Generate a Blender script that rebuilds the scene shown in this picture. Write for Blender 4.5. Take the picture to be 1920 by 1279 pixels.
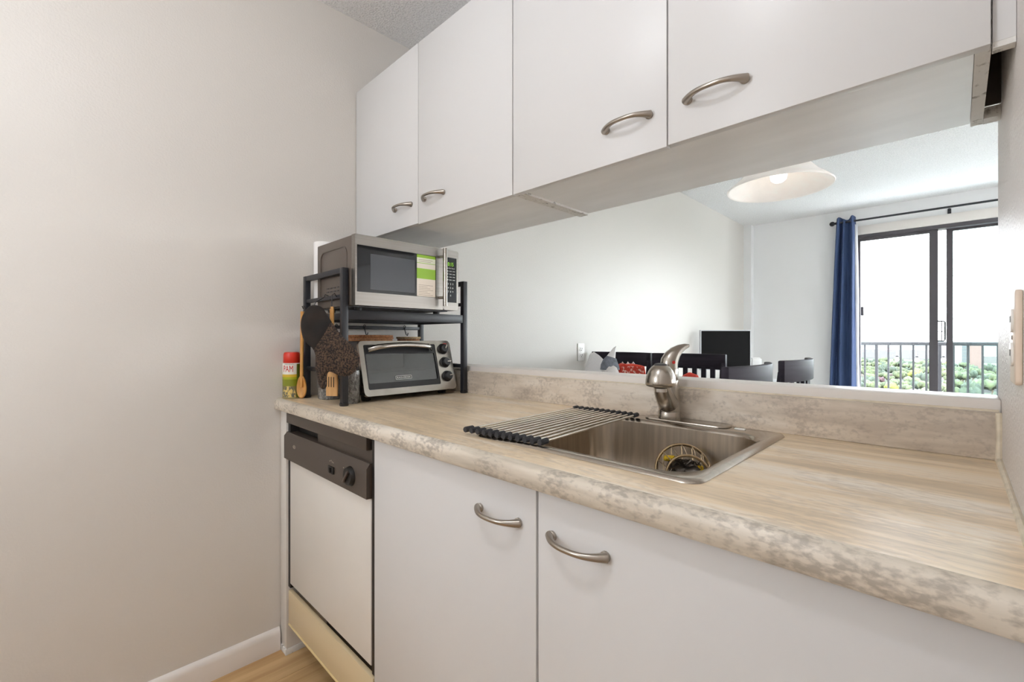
import bpy, bmesh, math, random
from mathutils import Vector, Matrix
R = math.radians
rnd = random.Random(7)
scene = bpy.context.scene
for o in list(bpy.data.objects):
    bpy.data.objects.remove(o, do_unlink=True)
COL = scene.collection

# ------------------------------------------------------------------ camera
cd = bpy.data.cameras.new('camera')
cam = bpy.data.objects.new('camera', cd); COL.objects.link(cam)
cam.location = (1.769, -0.566, 1.130)
cam.rotation_euler = (R(90), 0, R(44.52))
cd.sensor_width = 36.0
cd.lens = 36.0 * 849.0 / 1920.0
cd.shift_y = -3.5 / 1920.0
cd.clip_start = 0.02; cd.clip_end = 6000
scene.camera = cam

# ------------------------------------------------------------------ world (bright hazy sky)
W = bpy.data.worlds.new('World'); scene.world = W; W.use_nodes = True
nt = W.node_tree; nt.nodes.clear()
o_ = nt.nodes.new('ShaderNodeOutputWorld'); b_ = nt.nodes.new('ShaderNodeBackground')
tc = nt.nodes.new('ShaderNodeTexCoord'); sx = nt.nodes.new('ShaderNodeSeparateXYZ')
rp = nt.nodes.new('ShaderNodeValToRGB')
rp.color_ramp.elements[0].position = 0.0; rp.color_ramp.elements[0].color = (0.965, 0.955, 0.985, 1)
rp.color_ramp.elements[1].position = 0.9; rp.color_ramp.elements[1].color = (0.70, 0.83, 1.0, 1)
nt.links.new(tc.outputs['Generated'], sx.inputs[0]); nt.links.new(sx.outputs['Z'], rp.inputs[0])
nt.links.new(rp.outputs[0], b_.inputs['Color']); nt.links.new(b_.outputs[0], o_.inputs[0])
b_.inputs['Strength'].default_value = 12.5

# sun behind the building: lights the city, never enters the rooms
sd = bpy.data.lights.new('sun', 'SUN'); sd.energy = 2.0; sd.angle = R(3); sd.color = (1, 0.95, 0.86)
sun = bpy.data.objects.new('sun', sd); COL.objects.link(sun); sun.rotation_euler = (R(48), 0, R(25))

# ------------------------------------------------------------------ exposure
vs = scene.view_settings
vs.view_transform = 'Standard'; vs.look = 'None'; vs.gamma = 1.0; vs.use_curve_mapping = False
vs.exposure = 0.68
scene.cycles.max_bounces = 10; scene.cycles.diffuse_bounces = 6; scene.cycles.glossy_bounces = 5
scene.cycles.transparent_max_bounces = 12
scene.cycles.sample_clamp_indirect = 6.0
KITCHEN_LAMP = 8.8
REAR_FILL = 15.5
LIVING_FILL = 18.0

# ------------------------------------------------------------------ materials
def lin(c):
    return tuple(((v/255)/12.92 if v/255 <= 0.04045 else ((v/255+0.055)/1.055)**2.4) for v in c) + (1,)
def mat(name, c, rough=0.5, metal=0.0, var=0.0, vscale=(8, 8, 8), bump=0.0, bscale=200.0, spec=0.5, emit=None, estr=0.0,
        coat=0.0, c2=None, detail=6, dist=0.0, ramp=(0.35, 0.65)):
    m = bpy.data.materials.new(name); m.use_nodes = True
    n = m.node_tree.nodes; l = m.node_tree.links; p = n['Principled BSDF']
    p.inputs['Base Color'].default_value = lin(c); p.inputs['Roughness'].default_value = rough
    p.inputs['Metallic'].default_value = metal; p.inputs['Specular IOR Level'].default_value = spec
    p.inputs['Coat Weight'].default_value = coat
    if emit:
        p.inputs['Emission Color'].default_value = lin(emit); p.inputs['Emission Strength'].default_value = estr
    t = n.new('ShaderNodeTexCoord')
    if var or c2:
        mp = n.new('ShaderNodeMapping'); mp.inputs['Scale'].default_value = vscale
        nz = n.new('ShaderNodeTexNoise'); nz.inputs['Scale'].default_value = 1; nz.inputs['Detail'].default_value = detail
        nz.inputs['Distortion'].default_value = dist
        cr = n.new('ShaderNodeValToRGB')
        d = c2 if c2 else tuple(max(0, v*(1-var)) for v in c)
        cr.color_ramp.elements[0].color = lin(d); cr.color_ramp.elements[1].color = lin(c)
        cr.color_ramp.elements[0].position = ramp[0]; cr.color_ramp.elements[1].position = ramp[1]
        l.new(t.outputs['Object'], mp.inputs[0]); l.new(mp.outputs[0], nz.inputs['Vector'])
        l.new(nz.outputs['Fac'], cr.inputs[0]); l.new(cr.outputs[0], p.inputs['Base Color'])
    if bump:
        nb = n.new('ShaderNodeTexNoise'); nb.inputs['Scale'].default_value = bscale; nb.inputs['Detail'].default_value = 3
        bp = n.new('ShaderNodeBump'); bp.inputs['Strength'].default_value = bump; bp.inputs['Distance'].default_value = 0.01
        l.new(t.outputs['Object'], nb.inputs['Vector']); l.new(nb.outputs['Fac'], bp.inputs['Height'])
        l.new(bp.outputs[0], p.inputs['Normal'])
    return m
def glass(name, tint=(255, 255, 255), refl=0.06, rough=0.0):
    m = bpy.data.materials.new(name); m.use_nodes = True
    n = m.node_tree.nodes; l = m.node_tree.links; n.clear()
    o = n.new('ShaderNodeOutputMaterial'); mx = n.new('ShaderNodeMixShader')
    tr = n.new('ShaderNodeBsdfTransparent'); gl = n.new('ShaderNodeBsdfGlossy')
    tr.inputs[0].default_value = lin(tint); gl.inputs['Roughness'].default_value = rough
    mx.inputs[0].default_value = refl
    l.new(tr.outputs[0], mx.inputs[1]); l.new(gl.outputs[0], mx.inputs[2]); l.new(mx.outputs[0], o.inputs[0])
    return m
def laminate(name, dark, mid, light, spots, spot_amt=0.5, rough=0.3, stretch=1.0):
    """streaked travertine laminate: long streaks along x with small dark pits"""
    m = bpy.data.materials.new(name); m.use_nodes = True
    n = m.node_tree.nodes; l = m.node_tree.links; p = n['Principled BSDF']
    p.inputs['Roughness'].default_value = rough
    t = n.new('ShaderNodeTexCoord')
    def noise(sc, det, dist):
        mp = n.new('ShaderNodeMapping'); mp.inputs['Scale'].default_value = sc
        z = n.new('ShaderNodeTexNoise'); z.inputs['Scale'].default_value = 1; z.inputs['Detail'].default_value = det
        z.inputs['Distortion'].default_value = dist
        l.new(t.outputs['Object'], mp.inputs[0]); l.new(mp.outputs[0], z.inputs['Vector']); return z.outputs['Fac']
    a = noise((1.1*stretch, 11, 11), 8, 1.0); b = noise((7*stretch, 90, 90), 5, 0.3)
    mm = n.new('ShaderNodeMath'); mm.operation = 'MULTIPLY_ADD'; mm.inputs[1].default_value = 0.26
    l.new(b, mm.inputs[0]); 
    m2 = n.new('ShaderNodeMath'); m2.operation = 'MULTIPLY'; m2.inputs[1].default_value = 0.74; l.new(a, m2.inputs[0]); l.new(m2.outputs[0], mm.inputs[2])
    cr = n.new('ShaderNodeValToRGB'); e = cr.color_ramp.elements
    e[0].position = 0.36; e[0].color = lin(dark); e[1].position = 0.64; e[1].color = lin(light)
    q = e.new(0.49); q.color = lin(mid)
    l.new(mm.outputs[0], cr.inputs[0])
    s = noise((48*stretch, 150, 150), 6, 0.2); big = noise((5*stretch, 14, 14), 3, 0.5)
    sr = n.new('ShaderNodeMath'); sr.operation = 'MULTIPLY'; l.new(s, sr.inputs[0]); l.new(big, sr.inputs[1])
    c2 = n.new('ShaderNodeValToRGB'); c2.color_ramp.elements[0].position = 0.24; c2.color_ramp.elements[0].color = (0, 0, 0, 1)
    c2.color_ramp.elements[1].position = 0.36; c2.color_ramp.elements[1].color = (spot_amt, spot_amt, spot_amt, 1)
    l.new(sr.outputs[0], c2.inputs[0])
    mx = n.new('ShaderNodeMix'); mx.data_type = 'RGBA'
    l.new(c2.outputs[0], mx.inputs[0]); l.new(cr.outputs[0], mx.inputs[6]); mx.inputs[7].default_value = lin(spots)
    l.new(mx.outputs[2], p.inputs['Base Color'])
    bp = n.new('ShaderNodeBump'); bp.inputs['Strength'].default_value = 0.08; bp.inputs['Distance'].default_value = 0.003
    l.new(b, bp.inputs['Height']); l.new(bp.outputs[0], p.inputs['Normal'])
    return m
def bands(name, stops, rough=0.35, axis='Z'):
    """printed wrap: hard colour bands along local z (metres)"""
    m = bpy.data.materials.new(name); m.use_nodes = True
    n = m.node_tree.nodes; l = m.node_tree.links; p = n['Principled BSDF']; p.inputs['Roughness'].default_value = rough
    t = n.new('ShaderNodeTexCoord'); s = n.new('ShaderNodeSeparateXYZ'); mr = n.new('ShaderNodeMapRange')
    lo, hi = stops[0][0], stops[-1][0]
    mr.inputs[1].default_value = lo; mr.inputs[2].default_value = hi
    cr = n.new('ShaderNodeValToRGB'); cr.color_ramp.interpolation = 'CONSTANT'
    e = cr.color_ramp.elements
    e[0].position = 0; e[0].color = lin(stops[0][1]); e.remove(e[1])
    for z, c in stops[1:-1]:
        q = e.new((z-lo)/(hi-lo)); q.color = lin(c)
    l.new(t.outputs['Object'], s.inputs[0]); l.new(s.outputs[axis], mr.inputs[0]); l.new(mr.outputs[0], cr.inputs[0])
    l.new(cr.outputs[0], p.inputs['Base Color'])
    return m

M = {}
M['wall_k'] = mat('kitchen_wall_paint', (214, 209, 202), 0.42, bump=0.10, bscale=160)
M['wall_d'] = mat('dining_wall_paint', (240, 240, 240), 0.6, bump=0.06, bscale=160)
M['wall_r'] = mat('rolled_wall_paint', (226, 220, 216), 0.38, bump=0.5, bscale=190)
M['ceil'] = mat('popcorn_ceiling', (242, 241, 240), 0.9, bump=1.0, bscale=130, var=0.06, vscale=(130, 130, 130), detail=2)
M['door'] = mat('white_melamine', (214, 213, 212), 0.38)
M['under'] = mat('white_panel_underside', (242, 241, 240), 0.3, var=0.04, vscale=(3, 12, 3))
M['rough_edge'] = mat('chipped_white_edge', (226, 224, 220), 0.7, c2=(150, 145, 138), vscale=(70, 45, 60), ramp=(0.30, 0.42), bump=0.3, bscale=120)
M['darkgap'] = mat('dark_gap', (84, 76, 70), 0.8)
M['counter'] = laminate('counter_laminate', (206, 184, 153), (237, 214, 181), (246, 235, 219), (180, 162, 140), 0.4, 0.29)
M['edge'] = laminate('counter_edge_laminate', (178, 168, 153), (207, 197, 181), (224, 215, 201), (140, 131, 120), 0.6, 0.42, 1.7)
M['splash'] = laminate('backsplash_laminate', (190, 177, 162), (214, 202, 186), (228, 219, 206), (158, 146, 134), 0.5, 0.4, 2.5)
M['caulk'] = mat('old_caulk', (226, 214, 192), 0.6, var=0.08, vscale=(40, 40, 40))
M['steel'] = mat('brushed_sink_steel', (196, 186, 174), 0.22, 1.0, var=0.06, vscale=(3, 160, 160))
M['bowl'] = mat('sink_bowl_steel', (206, 194, 178), 0.30, 1.0, var=0.10, vscale=(90, 90, 4))
M['nickel'] = mat('brushed_nickel', (172, 164, 154), 0.3, 1.0)
M['chrome'] = mat('worn_chrome', (206, 203, 198), 0.14, 1.0, var=0.05, vscale=(30, 30, 30))
M['faucet'] = mat('faucet_nickel', (176, 169, 160), 0.22, 1.0)
M['black_metal'] = mat('black_powder_coat', (36, 37, 42), 0.4)
M['black_plastic'] = mat('black_plastic', (24, 24, 26), 0.35)
M['dkgrey_pl'] = mat('dark_grey_plastic', (62, 60, 60), 0.45)
M['rod'] = mat('rack_rod_steel', (226, 220, 210), 0.25, 1.0)
M['rubber'] = mat('black_silicone', (40, 40, 44), 0.6)
M['dw_brown'] = mat('brown_black_panel', (74, 64, 56), 0.4)
M['dw_black'] = mat('dishwasher_black', (26, 23, 21), 0.5)
M['dw_white'] = mat('aged_white_enamel', (224, 220, 213), 0.35, var=0.02, vscale=(3, 3, 3))
M['dw_beige'] = mat('beige_kick_plate', (214, 196, 160), 0.45)
M['dw_lip'] = mat('cream_lip', (236, 216, 164), 0.45)
M['endwhite'] = mat('painted_end_panel', (222, 218, 212), 0.5, var=0.05, vscale=(20, 20, 6))
M['mw_body'] = mat('microwave_case', (92, 82, 74), 0.4)
M['mw_steel'] = mat('microwave_steel', (150, 145, 139), 0.36, 1.0, var=0.06, vscale=(160, 3, 160))
M['mw_glass'] = mat('black_door_glass', (22, 24, 28), 0.06)
M['mw_screen'] = mat('perforated_screen', (74, 77, 82), 0.12)
M['sticker_w'] = bands('energy_sticker', [(1.269, (238, 226, 210)), (1.330, (238, 226, 210)), (1.345, (150, 196, 44)), (1.382, (240, 232, 216)), (1.400, (150, 196, 44)), (1.402, (236, 238, 214)), (1.420, (150, 196, 44)), (1.4335, (150, 196, 44))])
M['print'] = mat('pale_print', (214, 214, 210), 0.5)
M['print_dim'] = mat('grey_print', (150, 140, 128), 0.5)
M['print_ink'] = mat('sticker_ink', (170, 150, 130), 0.6)
M['led'] = mat('green_display', (40, 60, 10), 0.4, emit=(150, 220, 40), estr=0.7)
M['oven_steel'] = mat('toaster_oven_steel', (166, 160, 152), 0.26, 1.0, var=0.06, vscale=(12, 30, 30))
M['oven_glass'] = glass('toaster_oven_glass', (176, 178, 174), 0.12, 0.03)
M['oven_in'] = mat('toaster_oven_inside', (120, 122, 120), 0.35, 0.6, var=0.3, vscale=(30, 20, 20))
M['cork'] = mat('cork', (186, 128, 84), 0.85, c2=(136, 88, 56), vscale=(160, 160, 160), bump=0.3, bscale=300)
M['cork_pale'] = mat('pale_cork', (206, 176, 132), 0.85, var=0.2, vscale=(160, 160, 160))
M['wood'] = mat('utensil_wood', (216, 164, 92), 0.5, c2=(188, 132, 66), vscale=(60, 60, 6))
M['wood_pale'] = mat('pale_utensil_wood', (222, 178, 122), 0.55, c2=(196, 148, 92), vscale=(60, 60, 5))
M['mitt'] = mat('quilted_mitt_fabric', (96, 74, 58), 0.85, c2=(30, 22, 18), vscale=(210, 210, 210), ramp=(0.42, 0.62), bump=0.9, bscale=240, detail=3)
M['cuff'] = mat('black_cuff_cloth', (40, 32, 26), 0.95, c2=(24, 20, 18), vscale=(20, 20, 20))
M['can'] = bands('cooking_spray_wrap', [(0.0, (150, 140, 96)), (0.008, (120, 112, 70)), (0.046, (124, 132, 20)), (0.070, (158, 166, 22)), (0.078, (208, 176, 50)), (0.088, (228, 226, 218)), (0.128, (228, 226, 218))])
M['can_side'] = mat('can_green_side', (104, 116, 30), 0.35)
M['food'] = mat('printed_dish', (214, 188, 110), 0.5, c2=(96, 96, 84), vscale=(110, 110, 110), ramp=(0.42, 0.55))
M['redcap'] = mat('red_plastic_cap', (206, 46, 26), 0.35)
M['red_ink'] = mat('red_ink', (196, 38, 30), 0.4)
M['jar'] = mat('textured_glass_jar', (150, 148, 144), 0.15, c2=(96, 94, 92), vscale=(140, 140, 90), bump=0.9, bscale=220, coat=0.5)
M['paper'] = mat('white_paper', (238, 236, 234), 0.85, bump=0.1, bscale=200)
M['plastic_w'] = mat('white_plastic', (240, 238, 234), 0.35)
M['slot'] = mat('outlet_slot', (60, 60, 60), 0.5)
M['beige_plate'] = mat('beige_wall_plate', (232, 214, 196), 0.35)
M['floor'] = mat('oak_laminate', (206, 172, 124), 0.4, c2=(176, 138, 92), vscale=(22, 1.6, 10), dist=0.6)
M['slab'] = mat('floor_slab', (202, 194, 186), 0.6)
M['base'] = mat('white_baseboard', (230, 224, 218), 0.4)
M['espresso'] = mat('espresso_wood', (54, 49, 57), 0.5, coat=0.0, spec=0.12, var=0.25, vscale=(4, 4, 40))
M['navy'] = mat('navy_curtain_fabric', (62, 80, 118), 0.8, bump=0.15, bscale=500)
M['lining'] = mat('white_curtain_lining', (236, 236, 240), 0.8)
M['alu'] = mat('dark_bronze_aluminium', (84, 80, 84), 0.4, 0.3)
M['alu_in'] = mat('grey_aluminium', (120, 120, 122), 0.4, 0.4)
M['rail'] = mat('balcony_rail_paint', (40, 39, 40), 0.5)
M['pane'] = glass('clear_window_glass', (250, 252, 252), 0.04)
M['pane_g'] = glass('greenish_window_glass', (234, 243, 241), 0.05)
M['shade'] = mat('alabaster_glass', (247, 242, 238), 0.35, emit=(255, 244, 230), estr=0.12, var=0.06, vscale=(9, 9, 9))
M['bulb'] = mat('lit_bulb', (255, 250, 240), 0.3, emit=(255, 246, 228), estr=1.9)
M['diffuser'] = mat('lamp_diffuser', (255, 250, 242), 0.5, emit=(255, 240, 222), estr=4)
M['screen'] = mat('switched_off_screen', (3, 3, 3), 0.5, spec=0.15)
M['silver'] = mat('silver_plastic', (190, 192, 196), 0.35, 0.4)
M['gnome_grey'] = mat('grey_knit_hat', (132, 138, 148), 0.9, var=0.2, vscale=(60, 60, 60), bump=0.5, bscale=200)
M['gnome_nose'] = mat('pink_nose', (228, 186, 168), 0.6)
M['gnome_hair'] = mat('white_beard', (234, 230, 226), 0.95, bump=0.6, bscale=160)
M['red_print'] = mat('red_print_cloth', (214, 74, 50), 0.8, c2=(190, 40, 30), vscale=(60, 60, 60))
M['red_print2'] = mat('red_speckled_print', (240, 200, 186), 0.7, c2=(204, 62, 42), vscale=(75, 75, 75), ramp=(0.52, 0.6))
M['sponge'] = mat('yellow_sponge', (206, 170, 30), 0.9, bump=0.6, bscale=150)
M['wool'] = mat('steel_wool', (74, 68, 62), 0.4, 0.9)
M['wire'] = mat('bronze_wire', (158, 138, 108), 0.3, 1.0)
M['concrete'] = mat('balcony_concrete', (176, 174, 170), 0.8, var=0.08, vscale=(4, 4, 4))
M['leaf_g'] = mat('mid_green_foliage', (80, 86, 54), 0.9, c2=(46, 54, 34), vscale=(0.5, 0.5, 0.5))
M['leaf_d'] = mat('dark_green_foliage', (58, 66, 48), 0.9, c2=(34, 42, 32), vscale=(0.5, 0.5, 0.5))
M['leaf_y'] = mat('yellow_green_foliage', (116, 116, 42), 0.9, c2=(80, 88, 34), vscale=(0.5, 0.5, 0.5))
M['leaf_r'] = mat('plum_red_foliage', (80, 56, 56), 0.9, c2=(56, 40, 42), vscale=(0.5, 0.5, 0.5))
M['trunk'] = mat('tree_bark', (110, 92, 74), 0.9)
M['land'] = mat('valley_ground', (60, 62, 46), 0.95, c2=(34, 42, 24), vscale=(0.02, 0.02, 0.02), detail=8, ramp=(0.4, 0.6))
M['hill'] = mat('distant_hills', (88, 102, 98), 0.95, c2=(74, 90, 84), vscale=(0.01, 0.01, 0.01))  # distance haze is put into this paler, bluer colour
M['bldg_w'] = mat('white_cladding', (86, 84, 82), 0.8)
M['bldg_b'] = mat('pink_brick', (104, 84, 78), 0.85)
M['bldg_g'] = mat('window_strip', (64, 72, 76), 0.4)
M['roof_t'] = mat('house_roof', (76, 65, 60), 0.8)

# ------------------------------------------------------------------ mesh helpers
def merge(bm, src, mtx=None):
    if mtx is not None: bmesh.ops.transform(src, matrix=mtx, verts=src.verts)
    vm = [bm.verts.new(v.co) for v in src.verts]
    src.verts.index_update()
    for f in src.faces:
        try: bm.faces.new([vm[v.index] for v in f.verts])
        except ValueError: pass
    src.free()
def bx(bm, x0, x1, y0, y1, z0, z1, bev=0.0, seg=2, mtx=None):
    t = bmesh.new(); bmesh.ops.create_cube(t, size=1)
    for v in t.verts:
        v.co = Vector(((x0+x1)/2 + v.co.x*(x1-x0), (y0+y1)/2 + v.co.y*(y1-y0), (z0+z1)/2 + v.co.z*(z1-z0)))
    if bev: bmesh.ops.bevel(t, geom=t.edges[:], offset=bev, segments=seg, affect='EDGES', profile=0.5)
    merge(bm, t, mtx); return bm
def B(x0, x1, y0, y1, z0, z1, bev=0.0, seg=2, mtx=None):
    return bx(bmesh.new(), x0, x1, y0, y1, z0, z1, bev, seg, mtx)
def rings(bm, loops, closed=True, cap0=True, cap1=True):
    V = [[bm.verts.new(p) for p in lp] for lp in loops]
    n = len(V[0])
    for a, b in zip(V, V[1:]):
        for i in range(n if closed else n-1):
            j = (i+1) % n
            try: bm.faces.new((a[i], a[j], b[j], b[i]))
            except ValueError: pass
    if cap0: bm.faces.new(list(reversed(V[0])))
    if cap1: bm.faces.new(V[-1])
    return bm
def tube(bm, pts, r, n=10, cap=True, flat=1.0, closed=False, up=None):
    """sweep a circle (or ellipse: flat scales the second axis) along points; r may be a list"""
    P = [Vector(p) for p in pts]; k = len(P)
    rr = r if isinstance(r, (list, tuple)) else [r]*k
    ff = flat if isinstance(flat, (list, tuple)) else [flat]*k
    loops = []; prev = None
    for i in range(k):
        if closed: t = (P[(i+1) % k]-P[i-1]).normalized()
        else: t = (P[min(i+1, k-1)]-P[max(i-1, 0)]).normalized()
        if prev is None:
            u = Vector(up) if up is not None else (Vector((0, 0, 1)) if abs(t.z) < 0.9 else Vector((1, 0, 0)))
        else: u = prev
        u = (u - t*u.dot(t)).normalized(); prev = u; w = t.cross(u)
        loops.append([P[i] + u*(rr[i]*math.cos(2*math.pi*j/n)) + w*(rr[i]*ff[i]*math.sin(2*math.pi*j/n)) for j in range(n)])
    if closed: loops.append(loops[0]); cap = False
    rings(bm, loops, cap0=cap, cap1=cap)
    if closed: bmesh.ops.remove_doubles(bm, verts=bm.verts, dist=1e-6)
    return bm
def T(pts, r, n=10, **k): return tube(bmesh.new(), pts, r, n, **k)
def lathe(bm, prof, c=(0, 0, 0), n=32, mtx=None, cap0=True, cap1=True):
    t = bmesh.new()
    loops = [[Vector((max(r, 1e-4)*math.cos(2*math.pi*j/n), max(r, 1e-4)*math.sin(2*math.pi*j/n), z)) for j in range(n)] for r, z in prof]
    rings(t, loops, cap0=cap0, cap1=cap1)
    if mtx is None: mtx = Matrix.Translation(c)
    merge(bm, t, mtx); return bm
def Lt(prof, c=(0, 0, 0), n=32, **k): return lathe(bmesh.new(), prof, c, n, **k)
def prism(bm, poly, h0, h1, mtx=None, bev=0.0):
    """extrude a 2-D outline (local xy) from z=h0 to z=h1"""
    t = bmesh.new()
    rings(t, [[Vector((p[0], p[1], h0)) for p in poly], [Vector((p[0], p[1], h1)) for p in poly]])
    bmesh.ops.recalc_face_normals(t, faces=t.faces)
    if bev:
        es = [e for e in t.edges if abs(e.verts[0].co.z-e.verts[1].co.z) < 1e-7]
        bmesh.ops.bevel(t, geom=es, offset=bev, segments=2, affect='EDGES', profile=0.5)
    merge(bm, t, mtx); return bm
def Pz(poly, h0, h1, **k): return prism(bmesh.new(), poly, h0, h1, **k)
def rrect(x0, x1, y0, y1, r, n=6):
    out = []
    for cx, cy, a0 in ((x1-r, y1-r, 0), (x0+r, y1-r, 90), (x0+r, y0+r, 180), (x1-r, y0+r, 270)):
        for i in range(n+1):
            a = R(a0 + 90*i/n); out.append((cx+r*math.cos(a), cy+r*math.sin(a)))
    return out
def frame_bm(outer, inner, h0, h1, mtx=None):
    """flat ring between two outlines with the same number of points"""
    t = bmesh.new()
    L = [[Vector((p[0], p[1], h)) for p in q] for q, h in ((inner, h0), (outer, h0), (outer, h1), (inner, h1), (inner, h0))]
    rings(t, L, cap0=False, cap1=False); bmesh.ops.remove_doubles(t, verts=t.verts, dist=1e-7)
    bm = bmesh.new(); merge(bm, t, mtx); return bm
def basis(o, u, v):
    u = Vector(u).normalized(); v = Vector(v).normalized(); w = u.cross(v)
    m = Matrix((u, v, w)).transposed().to_4x4(); m.translation = Vector(o); return m
AX = basis((0, 0, 0), (0, 1, 0), (0, 0, 1))      # local (a,b,c) -> world (c, a, b): a plate facing +x

def chain(o):
    m = Matrix.Identity(4)
    while o is not None: m = o.matrix_basis @ m; o = o.parent
    return m
def obj(name, bm, m, parent=None, local=False, sharp=38):
    if parent is not None and not local:
        bmesh.ops.transform(bm, matrix=chain(parent).inverted(), verts=bm.verts)
    bmesh.ops.recalc_face_normals(bm, faces=bm.faces)
    for f in bm.faces: f.smooth = True
    for e in bm.edges:
        if len(e.link_faces) == 2 and e.calc_face_angle(0) > R(sharp): e.smooth = False
    me = bpy.data.meshes.new(name); bm.to_mesh(me); bm.free()
    me.materials.append(M[m] if isinstance(m, str) else m)
    o = bpy.data.objects.new(name, me); COL.objects.link(o)
    if parent is not None: o.parent = parent
    return o
def tag(o, label=None, cat=None, group=None, kind=None):
    if label: o['label'] = label
    if cat: o['category'] = cat
    if group: o['group'] = group
    if kind: o['kind'] = kind
    return o
def thing(name, label, cat, loc=(0, 0, 0), rz=0.0, group=None):
    o = bpy.data.objects.new(name, None); COL.objects.link(o)
    o.location = loc; o.rotation_euler = (0, 0, rz); o.empty_display_size = 0.05
    return tag(o, label, cat, group)
def struct(name, bm, m, label=None, parent=None):
    o = obj(name, bm, m, parent)
    if parent is None: o['kind'] = 'structure'
    if label: o['label'] = label
    return o
def dup(root, loc, rz, label=None, group=None):
    r = root.copy(); COL.objects.link(r); r.location = loc; r.rotation_euler = (0, 0, rz)
    if label: r['label'] = label
    if group: r['group'] = group
    for ch in list(root.children):
        c = ch.copy(); COL.objects.link(c); c.parent = r
        for g in list(ch.children):
            d = g.copy(); COL.objects.link(d); d.parent = c
    return r
def text_bm(body, size, mtx, depth=0.0004, spacing=1.0, wrap=None, sx=1.0):
    cu = bpy.data.curves.new('text', 'FONT'); cu.body = body; cu.size = size; cu.align_x = 'CENTER'; cu.align_y = 'CENTER'
    cu.extrude = depth; cu.space_character = spacing; cu.resolution_u = 3
    to = bpy.data.objects.new('text', cu); COL.objects.link(to)
    dg = bpy.context.evaluated_depsgraph_get(); me = bpy.data.meshes.new_from_object(to.evaluated_get(dg))
    bm = bmesh.new(); bm.from_mesh(me)
    bpy.data.objects.remove(to, do_unlink=True); bpy.data.curves.remove(cu); bpy.data.meshes.remove(me)
    for v in bm.verts: v.co.x *= sx
    if wrap:
        for v in bm.verts:
            a = v.co.x/wrap; rr = wrap + v.co.z
            v.co = Vector((rr*math.sin(a), v.co.y, rr*math.cos(a)-wrap))
    bmesh.ops.transform(bm, matrix=mtx, verts=bm.verts)
    return bm

def lump_globe(c, r):
    t_ = bmesh.new(); bmesh.ops.create_uvsphere(t_, u_segments=24, v_segments=14, radius=r)
    bmesh.ops.translate(t_, verts=t_.verts, vec=Vector(c)); return t_

# ------------------------------------------------------------------ dimensions
XR = 1.825          # kitchen right wall
YB, YD = 0.625, 0.712   # pass-through wall faces
YW = 5.15           # window wall
CEIL = 2.445
XE = 4.6            # dining room right wall
# ------------------------------------------------------------------ setting
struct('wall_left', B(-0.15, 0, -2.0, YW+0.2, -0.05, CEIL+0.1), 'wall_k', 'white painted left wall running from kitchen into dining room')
struct('wall_right', B(XR, XR+0.105, -2.0, YD, -0.05, CEIL), 'wall_r', 'rolled white wall closing the counter on its right')
struct('wall_back', B(0, XR, -2.1, -2.0, -0.05, CEIL), 'wall_k')
struct('wall_divider', B(0, XR, YB+0.001, YD-0.004, -0.05, 0.995), 'wall_d', 'half wall under the pass-through sill')
struct('wall_header', B(0, XR, 0.652, YD, 1.60, CEIL), 'wall_d')
struct('wall_dining_side', B(XR+0.105, XE, YD-0.1, YD, -0.05, CEIL), 'wall_d')
struct('wall_dining_right', B(XE, XE+0.1, YD-0.1, YW+0.2, -0.05, CEIL), 'wall_d')
DX0, DX1, DZ1 = 1.024, 2.66, 2.178
bm = B(0, DX0, YW, YW+0.2, -0.05, CEIL)
bx(bm, DX0, DX1, YW, YW+0.2, DZ1, CEIL); bx(bm, DX1, 2.95, YW, YW+0.2, -0.05, CEIL)
bx(bm, 2.95, 4.40, YW, YW+0.2, -0.05, 0.6); bx(bm, 2.95, 4.40, YW, YW+0.2, DZ1, CEIL); bx(bm, 4.40, XE, YW, YW+0.2, -0.05, CEIL)
struct('wall_far', bm, 'wall_d', 'pale far wall of the dining room around the balcony door')
struct('ceiling', B(-0.15, XE+0.1, -2.1, YW+0.2, CEIL, CEIL+0.12), 'ceil', 'white popcorn textured ceiling')
fl = struct('floor', B(-0.15, XE+0.1, -2.1, YW+0.2, -0.06, -0.008), 'slab', 'light oak laminate floor')
pw = 0.186
pm = None
for i in range(10):
    for j in range(2):
        x0 = -0.02 + i*pw; off = (i*0.37) % 1.1
        y0 = (-2.0, -2.0+0.5+off)[j]; y1 = (-2.0+0.5+off, 0.62)[j]
        x1 = min(x0+pw, XR)
        obj('plank', B(max(0, x0)+0.0006, x1-0.0006, y0+0.0006, y1-0.0006, -0.008, 0.0, 0.0008, 1), 'floor', fl)
# baseboard with rounded top, left wall, and its short return at the end panel
prof = [(0, 0), (0.014, 0), (0.014, 0.058), (0.011, 0.070), (0.005, 0.078), (0, 0.080)]
def base_run(y0, y1):
    t = bmesh.new(); rings(t, [[Vector((x, y0, z)) for x, z in prof], [Vector((x, y1, z)) for x, z in prof]]); return t
struct('baseboard_left', base_run(-2.0, 0.018), 'base', 'white baseboard along the left wall')
# sill board of the pass-through
struct('trim_1', B(0.0, XR, 0.618, YD, 0.997, 1.0225, 0.003), 'base', 'white sill board of the pass-through above the backsplash')
struct('trim_2', B(0.0, 0.080, YW-0.08, YW, 0, CEIL), 'wall_d', 'narrow boxed pipe chase in the far corner')
struct('trim_3', B(DX0-0.03, DX1+0.06, YW-0.012, YW, DZ1+0.002, 2.268, 0.002), 'base', 'white head casing above the balcony door')

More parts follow.
